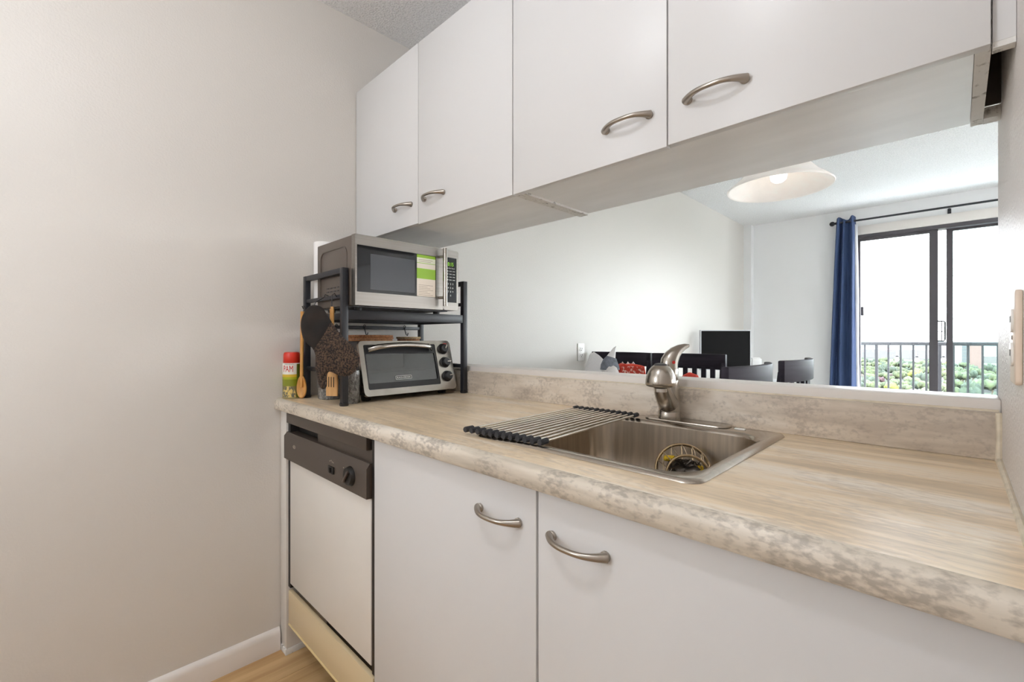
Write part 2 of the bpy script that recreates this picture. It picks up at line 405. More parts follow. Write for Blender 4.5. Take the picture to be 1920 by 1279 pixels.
# --- sliding balcony door
dr = thing('door_1', None, None, (DX0, YW, 0)); dr['kind'] = 'structure'; dr['label'] = 'dark framed sliding balcony door'
bm = B(DX0, DX0+0.020, YW-0.01, YW+0.11, 0, DZ1); bx(bm, DX1-0.03, DX1, YW-0.01, YW+0.11, 0, DZ1)
bx(bm, DX0, DX1, YW-0.01, YW+0.11, DZ1-0.035, DZ1); bx(bm, DX0, DX1, YW-0.01, YW+0.11, 0, 0.03)
obj('door_frame', bm, 'alu', dr)
# sliding leaf (left, inner track)
sl = obj('sliding_panel', frame_bm([(DX0+.020, .03), (1.643, .03), (1.643, DZ1-.035), (DX0+.020, DZ1-.035)],
      [(DX0+.048, .10), (1.582, .10), (1.582, DZ1-.060), (DX0+.048, DZ1-.060)], 0, 0.035,
      basis((0, YW+0.045, 0), (1, 0, 0), (0, 0, 1))), 'alu', dr)
obj('pane', B(DX0+.048, 1.582, YW+0.024, YW+0.030, .10, DZ1-.060), 'pane', sl)
bm = B(DX0+.052, DX0+.075, YW-0.012, YW+0.012, 1.365, 1.455, 0.003)
obj('latch', bm, 'alu', sl)
# handle: an open loop of flat bar beside the stile
hl = T([(1.640, YW-0.005, 1.295), (1.680, YW-0.022, 1.295), (1.690, YW-0.026, 1.285), (1.690, YW-0.026, 1.125), (1.680, YW-0.022, 1.112), (1.640, YW-0.005, 1.112)], 0.0065, 8)
tube(hl, [(1.668, YW-0.02, 1.295), (1.668, YW-0.02, 1.112)], 0.004, 6)
tube(hl, [(1.640, YW-0.012, 1.20), (1.690, YW-0.024, 1.20)], 0.004, 6)
obj('handle', hl, 'black_metal', sl)
# fixed leaf (right, outer track)
fx = obj('fixed_panel', frame_bm([(1.697, .03), (DX1-.03, .03), (DX1-.03, DZ1-.035), (1.697, DZ1-.035)],
      [(1.742, .08), (DX1-.07, .08), (DX1-.07, DZ1-.055), (1.742, DZ1-.055)], 0, 0.035,
      basis((0, YW+0.10, 0), (1, 0, 0), (0, 0, 1))), 'alu', dr)
obj('pane', B(1.742, DX1-.07, YW+0.080, YW+0.086, .08, DZ1-.055), 'pane_g', fx)

w2 = struct('added_window_1', frame_bm([(2.95, .6), (4.40, .6), (4.40, DZ1), (2.95, DZ1)], [(3.0, .65), (4.35, .65), (4.35, DZ1-.05), (3.0, DZ1-.05)], 0, 0.05, basis((0, YW+0.10, 0), (1, 0, 0), (0, 0, 1))), 'alu', 'added unseen window letting more daylight into the dining room')  # extra window, added to bring more daylight into the room
obj('pane', B(3.0, 4.35, YW+0.07, YW+0.076, .65, DZ1-.05), 'pane', w2)

# ------------------------------------------------------------------ kitchen: upper cabinets
def arch_handle(cx, y, z, parent, L=0.112):
    pts = []; rr = []; ff = []
    N = 18
    for i in range(N+1):
        t = -1 + 2*i/N
        pts.append((cx + t*L/2, y - 0.003 - 0.026*(1-abs(t)**2.6), z))
        e = abs(t)**3
        rr.append(0.0045 + 0.0038*e); ff.append(0.95 + 0.0*e)
    bm = T(pts, rr, 12, flat=ff, up=(0, 0, 1))
    for sgn in (-1, 1):
        lathe(bm, [(0.0085, 0), (0.0085, 0.004), (0.006, 0.006)], n=14, mtx=basis((cx+sgn*(L/2-0.004), y, z), (1, 0, 0), (0, 0, 1)))
    return obj('handle', bm, 'nickel', parent)
UY, UB, UT, UZ = 0.314, 0.645, 2.145, 1.535
def upper(name, label, x0, x1, doors):
    t = thing(name, label, 'cabinet', (x0, UY+0.018, UZ))
    for xs in (x0, x1-0.016): obj('side_panel', B(xs, xs+0.016, UY+0.0185, UB, UZ-0.006, UT), 'rough_edge', t)
    obj('bottom_panel', B(x0+0.0165, x1-0.0165, UY+0.026, UB, UZ, UZ+0.016), 'under', t)
    obj('top_panel', B(x0+0.0165, x1-0.0165, UY+0.0185, UB, UT-0.016, UT), 'door', t)
    obj('back_panel', B(x0+0.0165, x1-0.0165, UB-0.008, UB-0.002, UZ+0.017, UT-0.017), 'door', t)
    obj('front_rail', B(x0+0.0165, x1-0.0165, UY+0.0185, UY+0.0255, UZ-0.006, UZ+0.02), 'door', t)
    for (a, b, hx, zb) in doors:
        d = obj('door', B(a+0.0015, b-0.0015, UY, UY+0.018, zb, UT, 0.0012), 'door', t)
        arch_handle(hx, UY, 1.600, d)
    return t
upper('wall_cabinet', 'white two-door wall cabinet above the microwave, against the left wall', 0.002, 0.9055,
      [(0.002, 0.453, 0.360, 1.527), (0.453, 0.9055, 0.545, 1.523)])
uc = upper('wall_cabinet', 'white two-door wall cabinet above the sink, ending at the right wall', 0.9065, 1.8025,
      [(0.9065, 1.3475, 1.256, 1.523), (1.3475, 1.8025, 1.443, 1.525)])
fs = obj('filler_strip', B(1.803, XR-0.0005, UY+0.012, UY+0.030, 1.531, UT), 'door', uc)
obj('raw_edge', B(1.803, XR-0.0005, UY+0.0125, UY+0.0295, 1.523, 1.531), 'rough_edge', fs)
obj('back_strip', B(1.803, XR-0.0005, UB-0.030, UB, 1.528, 1.548), 'rough_edge', uc)
obj('gap_shade_panel', B(1.8028, XR-0.0005, UB-0.036, UB-0.031, 1.549, 1.9), 'darkgap', uc)  # dark sheet in the gap beside the wall; its colour stands in for shade

# ------------------------------------------------------------------ kitchen: base units
t = thing('base_cabinet', 'white two-door base cabinet under the sink', 'cabinet', (0.682, 0.045, 0))
bm = B(0.680, 0.697, 0.046, 0.60, 0.10, 0.872); bx(bm, XR-0.017, XR-0.001, 0.046, 0.60, 0.10, 0.872); bx(bm, 0.697, XR-0.017, 0.046, 0.6, 0.10, 0.116)
bx(bm, 0.697, XR-0.017, 0.594, 0.6, 0.116, 0.872); bx(bm, 0.697, XR-0.017, 0.046, 0.06, 0.84, 0.872)
obj('carcass', bm, 'door', t)
obj('toe_kick', B(0.682, XR-0.001, 0.10, 0.115, 0.0, 0.10), 'door', t)
for a, b, hx in ((0.6815, 1.2455, 1.152), (1.2505, XR-0.002, 1.335)):
    d = obj('door', B(a, b, 0.026, 0.0445, 0.10, 0.868, 0.0012), 'door', t)
    arch_handle(hx, 0.026, 0.799, d)
obj('door_gap_strip', B(1.2456, 1.2504, 0.036, 0.045, 0.10, 0.868), 'dkgrey_pl', t)  # dark grey strip filling the gap between the two doors
# white end panel between the wall and the dishwasher
t = thing('end_panel', 'narrow white painted end panel between left wall and dishwasher', 'panel', (0.03, 0.03, 0))
obj('panel', B(0.004, 0.060, 0.022, 0.60, 0.022, 0.874, 0.001), 'endwhite', t)
obj('foot_block', B(0.002, 0.062, 0.019, 0.12, 0.0, 0.0215, 0.001), 'rough_edge', t)

# ------------------------------------------------------------------ dishwasher
dw = thing('dishwasher', 'old white dishwasher with brown-black control strip and beige kick plate', 'dishwasher', (0.37, 0.03, 0))
A0, A1 = 0.068, 0.678
bm = B(A0-0.0075, A0+0.0115, 0.0290, 0.58, 0.245, 0.832); bx(bm, A1-0.012, A1, 0.028, 0.58, 0.245, 0.872)  # left strip reaches forward to draw the shaded gap beside the door
bx(bm, A0, A1, 0.060, 0.58, 0.245, 0.872)
obj('tub_and_gap_strip', bm, 'dw_black', dw)
obj('top_strip', B(A0-0.0075, A1-0.032, 0.022, 0.040, 0.832, 0.872, 0.001), 'dw_brown', dw)
obj('recess', B(0.30, A1-0.02, 0.036, 0.055, 0.795, 0.832), 'dw_brown', dw)
# control strip with a raked top edge
prof = [(0.062, 0.705), (0.014, 0.708), (0.014, 0.787), (0.024, 0.800), (0.055, 0.800)]
bm = bmesh.new(); rings(bm, [[Vector((A0-0.007, y, z)) for y, z in prof], [Vector((A1-0.016, y, z)) for y, z in prof]])
cp = obj('control_panel', bm, 'dw_brown', dw)
FY = basis((0, 0.014, 0), (1, 0, 0), (0, 0, 1))      # local (x, z, -y... ) plate facing -y
def dial(cx, cz, r, h):
    return basis((cx, 0.0142, cz), (1, 0, 0), (0, 0, 1))
bm = bmesh.new(); lathe(bm, [(0.027, 0), (0.027, 0.003), (0.023, 0.012), (0.0, 0.012)], n=32, mtx=dial(0.573, 0.752, 0, 0))
k = obj('dial', bm, 'dw_black', cp)
obj('grip', B(-0.0035, 0.0035, -0.022, 0.022, 0.012, 0.019, 0.0015, mtx=dial(0.573, 0.752, 0, 0) @ Matrix.Rotation(R(-40), 4, 'Z')), 'dw_brown', k)
obj('dial_ring', T([(0.573+0.0275*math.cos(R(200+a*8)), 0.0135, 0.752+0.0275*math.sin(R(200+a*8))) for a in range(9)], 0.0009, 6), 'print_dim', k)
bm = B(0.435, 0.470, 0.009, 0.0145, 0.734, 0.755, 0.001); bx(bm, 0.448, 0.458, 0.004, 0.0095, 0.738, 0.752, 0.001)
obj('latch', bm, 'dw_black', cp)
bm = bmesh.new()
for (x, z) in ((0.440, 0.768), (0.449, 0.771), (0.456, 0.768), (0.463, 0.767), (0.530, 0.766), (0.533, 0.757), (0.537, 0.751), (0.532, 0.749), (0.541, 0.738), (0.537, 0.734)):
    bx(bm, x-0.0028, x+0.0028, 0.0136, 0.0143, z-0.0016, z+0.0016)
obj('markings', bm, 'print_dim', cp)['kind'] = 'stuff'
bm = bmesh.new(); tube(bm, [(0.158+0.010*math.cos(R(a)), 0.0138, 0.762+0.0055*math.sin(R(a))) for a in range(0, 360, 24)], 0.0009, 6, closed=True)
tube(bm, [(0.150, 0.0138, 0.763), (0.154, 0.0138, 0.760), (0.158, 0.0138, 0.764), (0.162, 0.0138, 0.760), (0.167, 0.0138, 0.762)], 0.0008, 6)
obj('logo_mark', bm, 'print_dim', cp)
obj('door_panel', B(A0+0.012, A1-0.018, 0.028, 0.060, 0.262, 0.7075, 0.002), 'dw_white', dw)
kp = obj('kick_plate', B(A0+0.001, A1-0.004, 0.026, 0.040, 0.120, 0.236, 0.002), 'dw_beige', dw)
obj('kick_lip', B(A0+0.001, A1-0.004, 0.025, 0.052, 0.111, 0.1195, 0.002), 'dw_lip', kp)
obj('leg_bar', B(A0+0.01, A1-0.01, 0.16, 0.18, 0.0, 0.11), 'dw_black', dw)

# ------------------------------------------------------------------ countertop
ZC = 0.915
ct = thing('countertop', 'stone-look tan laminate countertop with rolled front edge', 'countertop', (0, 0, ZC))
SX0, SX1, SY0, SY1 = 1.000, 1.500, 0.093, 0.583        # sink outer rim
bm = bmesh.new()
def cell(x0, x1, y0, y1): bx(bm, x0, x1, y0, y1, ZC-0.022, ZC)
cell(0.001, SX0+0.02, 0.018, 0.612); cell(SX1-0.02, XR-0.001, 0.018, 0.612)
cell(SX0+0.02, SX1-0.02, 0.018, SY0+0.02); cell(SX0+0.02, SX1-0.02, SY1-0.02, 0.612)
obj('top', bm, 'counter', ct)
prof = [(0.018, ZC), (0.012, ZC-0.0012), (0.007, ZC-0.0040), (0.003, ZC-0.009), (0.0008, ZC-0.0155), (0.0008, ZC-0.036), (0.003, ZC-0.039), (0.018, ZC-0.039)]
bm = bmesh.new(); rings(bm, [[Vector((0.001, y, z)) for y, z in prof], [Vector((XR-0.001, y, z)) for y, z in prof]])
obj('front_edge', bm, 'edge', ct)
bm = B(0.001, XR-0.0015, 0.603, 0.6175, ZC, 1.000, 0.002)
obj('backsplash', bm, 'splash', ct)
bm = bmesh.new()
tube(bm, [(XR-0.003, y, ZC+0.001) for y in (0.02, 0.2, 0.4, 0.60)], [0.004, 0.0045, 0.004, 0.0055], 8)
tube(bm, [(XR-0.003, 0.6025, z) for z in (ZC, 0.95, 1.0)], [0.006, 0.004, 0.005], 8)
tube(bm, [(x, 0.6165, 1.0005) for x in (0.36, 0.8, 1.2, 1.6, XR-0.003)], [0.002, 0.0022, 0.0024, 0.003, 0.0036], 6)
obj('caulk', bm, 'caulk', ct)

# ------------------------------------------------------------------ sink
sk = thing('kitchen_sink', 'square stainless steel drop-in sink set in the countertop', 'sink', (1.25, 0.34, ZC))
def loop(x0, x1, y0, y1, r, z): return [Vector((p[0], p[1], z)) for p in rrect(x0, x1, y0, y1, r, 8)]
bx0, bx1, by0, by1 = 1.032, 1.472, 0.128, 0.528
seq = [loop(SX0, SX1, SY0, SY1, 0.028, ZC+0.0005), loop(SX0+.003, SX1-.003, SY0+.003, SY1-.003, 0.026, ZC+0.0045),
       loop(SX0+.010, SX1-.010, SY0+.010, SY1-.010, 0.024, ZC+0.0060), loop(SX0+.018, SX1-.018, SY0+.018, SY1-.018, 0.030, ZC+0.0045),
       loop(bx0-.006, bx1+.006, by0-.006, by1+.006, 0.066, ZC+0.0035), loop(bx0-.001, bx1+.001, by0-.001, by1+.001, 0.064, ZC+0.001),
       loop(bx0+.003, bx1-.003, by0+.003, by1-.003, 0.062, ZC-0.006)]
bm = bmesh.new(); rings(bm, seq, cap0=False, cap1=False)
obj('rim', bm, 'steel', sk, sharp=60)
seq = [loop(bx0+.003, bx1-.003, by0+.003, by1-.003, 0.062, ZC-0.006), loop(bx0+.007, bx1-.007, by0+.007, by1-.007, 0.062, ZC-0.09),
       loop(bx0+.012, bx1-.012, by0+.012, by1-.012, 0.060, ZC-0.140), loop(bx0+.022, bx1-.022, by0+.022, by1-.022, 0.058, ZC-0.158),
       loop(bx0+.045, bx1-.045, by0+.045, by1-.045, 0.050, ZC-0.166), loop(1.22, 1.28, 0.30, 0.36, 0.029, ZC-0.170)]
bm = bmesh.new(); rings(bm, seq, cap0=False, cap1=True)
obj('bowl', bm, 'bowl', sk, sharp=70)
bm = Lt([(0.036, 0), (0.036, 0.002), (0.030, 0.0035), (0.026, 0.001), (0.0, 0.001)], (1.25, 0.33, ZC-0.1685), 28)
obj('drain', bm, 'chrome', sk)
bm = B(1.397, 1.420, 0.553, 0.563, ZC+0.0045, ZC+0.0075, 0.001)
obj('rim_sticker', bm, 'plastic_w', sk)

# ------------------------------------------------------------------ faucet
FX, FYc = 1.232, 0.566
fc = thing('kitchen_faucet', 'brushed nickel single-lever faucet with domed spray head behind the sink', 'faucet', (FX, FYc, ZC+0.006))
pl = rrect(1.170, 1.385, 0.537, 0.597, 0.024, 8)
obj('deck_plate', Pz(pl, ZC+0.0040, ZC+0.0085, bev=0.002), 'faucet', fc)
zb = ZC+0.0085
obj('base_ring', Lt([(0.0275, 0), (0.0275, 0.0165), (0.0265, 0.019)], (FX, FYc, zb), 36), 'faucet', fc)
obj('body', Lt([(0.0262, 0.0195), (0.0262, 0.062), (0.0240, 0.089), (0.0225, 0.0995), (0.0215, 0.1002)], (FX, FYc, zb), 36), 'faucet', fc)
# spout neck rising toward the sink, then the dome head
dv = Vector((0.26, -0.965, 0)).normalized()
c0 = Vector((FX, FYc, zb+0.022)); hd = Vector((FX, FYc, 0)) + dv*0.108; hd.z = 1.0195
nk = [c0 + dv*0.000 + Vector((0, 0, 0.019)), c0 + dv*0.026 + Vector((0, 0, 0.0225)), c0 + dv*0.055 + Vector((0, 0, 0.038)), c0 + dv*0.083 + Vector((0, 0, 0.056)), hd + Vector((0, 0, 0.004))]
obj('spout_neck', T(nk, [0.0245, 0.0248, 0.0232, 0.0208, 0.0180], 24), 'faucet', fc)
hm = Matrix.Translation(hd) @ Matrix.Rotation(R(0), 4, 'X')
hp = [(0.0150, -0.0050), (0.0290, -0.0040), (0.0340, -0.0015), (0.0357, 0.0015)] + [(0.0357*math.cos(R(a))**0.85 if a < 90 else 0.0, 0.0015+0.0500*math.sin(R(a))) for a in range(8, 91, 8)] + [(0.001, 0.0516)]
sh = obj('spray_head', Lt(hp, n=40, mtx=hm), 'faucet', fc, sharp=50)
obj('aerator', Lt([(0.0150, -0.016), (0.0150, -0.008)], n=28, mtx=hm), 'chrome', sh)
obj('spray_button', Lt([(0.0165, 0.0470), (0.014, 0.0510), (0.006, 0.0530), (0.0, 0.0533)], n=24, mtx=hm), 'dkgrey_pl', sh)
# lever: collar plus a horn sweeping up, right and back
zc = zb+0.101
lv = obj('lever_collar', Lt([(0.0215, 0), (0.0225, 0.004), (0.0222, 0.026), (0.021, 0.030)], (FX, FYc, zc), 32), 'faucet', fc)
rt = Vector((0.713, 0.701, 0)); 
def lp(a, b): return Vector((FX, FYc, zc)) + rt*a + Vector((0, 0, b))
hp = [lp(0.000, 0.026), lp(-0.001, 0.036), lp(0.001, 0.048), lp(0.007, 0.060), lp(0.016, 0.071), lp(0.028, 0.080), lp(0.041, 0.086), lp(0.052, 0.0885)]
ob = obj('lever', T(hp, [0.0215, 0.0225, 0.0222, 0.0200, 0.0160, 0.0110, 0.0060, 0.0022], 24, flat=[1, 1, 1, 1, 1.05, 1.2, 1.6, 2.4], up=(1, 0, 0)), 'faucet', fc)
nv = Vector((0.701, -0.713, 0))
obj('hot_cold_dot', Lt([(0.0042, 0), (0.0042, 0.0012), (0.003, 0.0018), (0, 0.0018)], n=16, mtx=basis(lp(0.004, 0.046)+nv*0.0215, (0.713, 0.701, 0), (0, 0, 1))), 'red_ink', ob)

# ------------------------------------------------------------------ roll-up drying rack over the sink
rk = thing('roll_up_drying_rack', 'roll-up steel drying rack lying over the left side of the sink', 'drying rack', (1.08, 0.32, ZC+0.006))
NR = 12
rm = None
for i in range(NR):
    f = i/(NR-1)
    a = Vector((0.984+0.203*f, 0.082+0.020*f, ZC+0.0125)); b = Vector((0.966+0.190*f, 0.530+0.008*f, ZC+0.0125))
    d = (b-a).normalized()
    obj('rod', T([a+d*0.020, b-d*0.016], 0.0025, 10), 'rod', rk)
    obj('end_cap', T([a, a+d*0.002, a+d*0.024], [0.0058, 0.0066, 0.0066], 8), 'rubber', rk)
    obj('end_cap', T([b-d*0.020, b-d*0.002, b], [0.0062, 0.0062, 0.0054], 8), 'rubber', rk)

# ------------------------------------------------------------------ things in the sink
wb = thing('wire_scrub_basket', 'small round wire basket holding scrubbers in the sink bowl', 'basket', (1.33, 0.44, 0.753))
ax = Vector((0.52, -0.78, 0.35)).normalized()         # opening leans to the front right
c1 = Vector((1.318, 0.455, 0.826)); c2 = c1 + ax*0.062
u = ax.cross(Vector((0, 0, 1))).normalized(); v = u.cross(ax).normalized()
def hoop(c, r, n=40): return [c + u*(r*math.cos(2*math.pi*i/n)) + v*(r*math.sin(2*math.pi*i/n)) for i in range(n)]
obj('back_hoop', T(hoop(c1, 0.060), 0.0034, 8, closed=True), 'wire', wb)
obj('front_hoop', T(hoop(c2 - v*0.018, 0.046), 0.0030, 8, closed=True), 'wire', wb)
H1 = hoop(c1, 0.060, 16); H2 = hoop(c2 - v*0.018, 0.046, 16)
bm = bmesh.new()
for i in range(16):
    tube(bm, [H1[i], (H1[i]+H2[i])/2 + (H1[i]-c1)*0.05, H2[i]], 0.0011, 6)
    if i < 8: tube(bm, [H1[i], H1[(16-i) % 16]], 0.0010, 6)
obj('wires', bm, 'wire', wb)
def lump(c, s, seed, sub=3, amp=0.18):
    t = bmesh.new(); bmesh.ops.create_icosphere(t, subdivisions=sub, radius=1)
    q = random.Random(seed); ph = [(Vector((q.uniform(-1, 1), q.uniform(-1, 1), q.uniform(-1, 1))).normalized(), q.uniform(2, 6), q.uniform(0, 6)) for _ in range(9)]
    for w in t.verts:
        k = 1 + amp*sum(math.sin(f*w.co.dot(d)*2+p) for d, f, p in ph)/4
        w.co = Vector((w.co.x*s[0]*k, w.co.y*s[1]*k, w.co.z*s[2]*k)) + Vector(c)
    return t
sw = lump(c1 + ax*0.030 + v*0.000, (0.032, 0.024, 0.020), 3, 3, 0.3)
q = random.Random(11)
for i in range(60):
    p = c1 + ax*0.030 + v*0.004; a = q.uniform(0, 6.28); s_ = q.uniform(0.4, 1.1)
    pts = [p + u*(0.036*s_*math.cos(a+k*0.7)) + ax*(0.024*math.sin(a*2+k*0.9)) + v*(0.017*math.sin(k*1.1+a*3)) for k in range(6)]
    tube(sw, pts, 0.0007, 4)
tag(obj('steel_wool_pad', sw, 'wool'), 'curly steel wool pad inside the wire basket', 'scrubber')
for i, (du, dvv, lb) in enumerate(((-0.030, 0.026, 'left yellow sponge scrap behind the steel wool'), (0.030, 0.006, 'right yellow sponge scrap behind the steel wool'))):
    c = c1 + ax*0.010 + u*(-du) + v*dvv
    t_ = bx(bmesh.new(), -0.012, 0.012, -0.006, 0.006, -0.011, 0.011, 0.004, 3, basis(c, u, v))
    tag(obj('sponge', t_, 'sponge'), lb, 'sponge', 'yellow sponge scraps in the sink basket')

# ------------------------------------------------------------------ appliance rack
ra = thing('appliance_rack', 'black steel counter rack holding the microwave over the toaster oven', 'rack', (0.21, 0.34, ZC))
RX0, RX1, RY0, RY1, RT = 0.050, 0.372, 0.084, 0.606-0.006, 1.360
ps = 0.020
posts = [(RX1-ps, RY0), (RX0, RY0), (RX1-ps, RY1-ps), (RX0, RY1-ps)]
for x, y in posts:
    p = obj('post', B(x, x+ps, y, y+ps, ZC+0.010, RT, 0.0015), 'black_metal', ra)
    obj('foot', Lt([(0.013, 0), (0.0145, 0.003), (0.0145, 0.009), (0.011, 0.012)], (x+ps/2, y+ps/2, ZC), 16), 'black_plastic', p)
def bar(*a, nm='rail'): return obj(nm, B(*a, 0.001), 'black_metal', ra)
for y in (RY0, RY1-ps):
    bar(RX0+ps, RX1-ps, y+0.002, y+ps-0.002, RT-0.018, RT, nm='side_bar')
    bar(RX0+ps, RX1-ps, y+0.004, y+ps-0.004, 1.262, 1.275, nm='side_bar')
    bar(RX0+ps, RX1-ps, y+0.003, y+ps-0.003, 1.016, 1.030, nm='side_bar')
    bar(RX0+ps, RX1-ps, y+0.002, y+ps-0.002, 1.194, 1.214, nm='side_bar')
bar(RX1-ps, RX1-0.002, RY0+ps, RY1-ps, 1.194, 1.225, nm='front_rail')
bar(RX0+0.002, RX0+ps, RY0+ps, RY1-ps, 1.194, 1.225, nm='back_rail')
bar(RX0+0.004, RX0+0.018, RY0+ps, RY1-ps, 1.170, 1.183, nm='hook_rail')
bm = bmesh.new()
for i in range(12):
    y = RY0+ps+0.02+i*0.038
    bx(bm, RX0+ps, RX1-ps, y, y+0.004, 1.205, 1.211)
bx(bm, 0.14, 0.15, RY0+ps, RY1-ps, 1.199, 1.205); bx(bm, 0.27, 0.28, RY0+ps, RY1-ps, 1.199, 1.205)
obj('shelf_grid', bm, 'black_metal', ra)
for y in (0.20, 0.315, 0.50):
    tag(obj('wire_hook', T([(0.074, y, 1.172), (0.080, y, 1.185), (0.072, y, 1.188), (0.064, y, 1.186), (0.074, y, 1.169), (0.084, y, 1.150), (0.094, y, 1.145), (0.100, y, 1.156)], 0.0017, 6), 'black_metal'),
        {0.20: 'black wire hook on the rack back rail, nearest the mitt', 0.315: 'black wire hook on the rack back rail over the cork mats', 0.50: 'black wire hook on the rack back rail, nearest the window opening'}[y], 'hook', 'wire hooks on the rack back rail')

# ------------------------------------------------------------------ microwave
mw = thing('microwave', 'stainless countertop microwave with black door glass on the upper shelf', 'microwave', (0.26, 0.31, 1.226))
X0, XF, Y0, Y1, Z0, Z1 = 0.118, 0.410, 0.108, 0.524, 1.2385, 1.465
case = B(X0, XF-0.026, Y0, Y1, Z0, Z1, 0.004)
cs = obj('case', case, 'mw_body', mw)
pr = rrect(X0+0.03, XF-0.055, Z0+0.02, Z1-0.028, 0.03, 6); pi = rrect(X0+0.034, XF-0.059, Z0+0.024, Z1-0.032, 0.027, 6)
obj('side_emboss', frame_bm(pr, pi, 0, 0.0022, basis((0, Y0, 0), (1, 0, 0), (0, 0, 1))), 'mw_body', cs)
bm = bmesh.new()
for i in range(5):
    for j in range(2):
        bx(bm, 0.20+i*0.026, 0.216+i*0.026, Y0-0.0012, Y0+0.001, 1.290+j*0.012, 1.2945+j*0.012)
obj('vent_slots', bm, 'black_plastic', cs)
for x in (X0+0.03, XF-0.06):
    for y in (Y0+0.04, Y1-0.06):
        obj('foot', Lt([(0.012, 0), (0.014, 0.014)], (x, y, 1.2255), 16), 'black_plastic', mw)
bm = B(X0+0.02, XF-0.03, Y0+0.01, Y1-0.03, Z0-0.004, Z0+0.001); obj('base_plate', bm, 'black_plastic', mw)
yd = 0.4515
df = obj('door', frame_bm([(Y0, Z0), (yd, Z0), (yd, Z1), (Y0, Z1)], [(Y0+0.006, Z0+0.043), (0.420, Z0+0.043), (0.420, Z1-0.033), (Y0+0.006, Z1-0.033)], XF-0.025, XF, AX), 'mw_steel', mw)
obj('door_glass', B(XF-0.020, XF-0.002, Y0+0.0062, 0.4198, Z0+0.0432, Z1-0.0332), 'mw_glass', df)
obj('window_screen', B(XF-0.0019, XF-0.0012, 0.161, 0.330, 1.292, 1.408), 'mw_screen', df)
st = obj('energy_sticker', B(XF-0.0019, XF-0.0008, 0.3385, 0.4175, 1.2825, 1.4305), 'sticker_w', df)
st.data.transform(Matrix.Translation(chain(mw).translation)); st.location = -chain(mw).translation
bm = bmesh.new()
for i in range(7): bx(bm, XF-0.0009, XF-0.0005, 0.345, 0.345+0.062-0.012*(i % 3), 1.2875+i*0.0058, 1.2887+i*0.0058)
bx(bm, XF-0.0009, XF-0.0005, 0.345, 0.405, 1.412, 1.4135); bx(bm, XF-0.0009, XF-0.0005, 0.345, 0.398, 1.406, 1.4075)
obj('sticker_print', bm, 'print_ink', df)['kind'] = 'stuff'
hb = T([(XF+0.028, 0.440, Z0+0.012), (XF+0.028, 0.440, Z1-0.004)], 0.0092, 14, flat=0.8)
for z in (1.282, 1.432): tube(hb, [(XF-0.003, 0.433, z), (XF+0.024, 0.440, z)], 0.005, 10)
obj('door_handle', hb, 'oven_steel', df)
cf = obj('control_panel', frame_bm(rrect(yd+0.001, Y1, Z0, Z1, 0.010, 4), rrect(0.4605, 0.5155, 1.268, 1.4365, 0.001, 4), XF-0.025, XF-0.001, AX), 'mw_steel', mw)
kp = obj('keypad', B(XF-0.020, XF-0.002, 0.4602, 0.5158, 1.2677, 1.4368), 'mw_glass', cf)
def px_text(body, size, y, z, m, parent, nm, x=XF-0.0019, sx=1.0):
    return obj(nm, text_bm(body, size, basis((x, y, z), (0, 1, 0), (0, 0, 1)), 0.0002, sx=sx), m, parent)
px_text('0:15', 0.020, 0.4885, 1.411, 'led', cf, 'clock_digits', sx=0.8)
px_text('Hamilton Beach', 0.0068, 0.488, 1.3965, 'print', cf, 'brand_lettering', sx=0.9)
bm = bmesh.new()
for r_ in range(4):
    for c_ in range(3): bx(bm, XF-0.0021, XF-0.0016, 0.4665+c_*0.0155, 0.4775+c_*0.0155, 1.3845-r_*0.011, 1.3865-r_*0.011)
obj('key_markings', bm, 'print', cf)['kind'] = 'stuff'
for i, row in enumerate(('1  2  3', '4  5  6', '7  8  9', '0')):
    px_text(row, 0.010, 0.488, 1.337-i*0.0145, 'print', cf, 'key_digits')

# ------------------------------------------------------------------ toaster oven
to = thing('toaster_oven', 'stainless toaster oven with three black knobs under the rack shelf', 'toaster oven', (0.22, 0.36, ZC))
TY0, TY1, TZ0, TZ1 = 0.172, 0.556, 0.940, 1.122
XB0, XB1, XBK = 0.356, 0.306, 0.075
def side(y0, y1):
    p = [(XBK, TZ0), (XB0-0.012, TZ0), (XB1-0.012, TZ1-0.004), (XB1-0.03, TZ1), (XBK+0.02, TZ1), (XBK, TZ1-0.02)]
    t_ = bmesh.new(); rings(t_, [[Vector((x, y0, z)) for x, z in p], [Vector((x, y1, z)) for x, z in p]]); return t_
bm = side(TY0, TY0+0.004); merge(bm, side(TY1-0.07, TY1))
bx(bm, XBK, XB1-0.022, TY0, TY1, TZ1-0.005, TZ1, 0.002); bx(bm, XBK, XB0-0.014, TY0, TY1, TZ0, TZ0+0.005); bx(bm, XBK, XBK+0.005, TY0, TY1, TZ0, TZ1-0.01)
obj('housing', bm, 'dkgrey_pl', to)
bm = B(XBK+0.006, XBK+0.010, TY0+0.006, TY1-0.07, TZ0+0.006, TZ1-0.012)
bx(bm, XBK+0.006, XB1-0.03, TY0+0.005, TY0+0.008, TZ0+0.006, TZ1-0.012); bx(bm, XBK+0.006, XB0-0.02, TY0+0.006, TY1-0.07, TZ0+0.006, TZ0+0.009)
obj('cavity', bm, 'oven_in', to)
bm = bmesh.new()
for i in range(11): tube(bm, [(XBK+0.02, TY0+0.03+i*0.026, 1.012), (XB0-0.045, TY0+0.03+i*0.026, 1.012)], 0.0013, 5)
tube(bm, [(XB0-0.045, TY0+0.012, 1.012), (XB0-0.045, TY1-0.075, 1.012)], 0.0018, 6)
bx(bm, XBK+0.03, XB0-0.07, TY0+0.06, TY1-0.10, 1.016, 1.022, 0.002)
obj('wire_shelf', bm, 'rod', to)
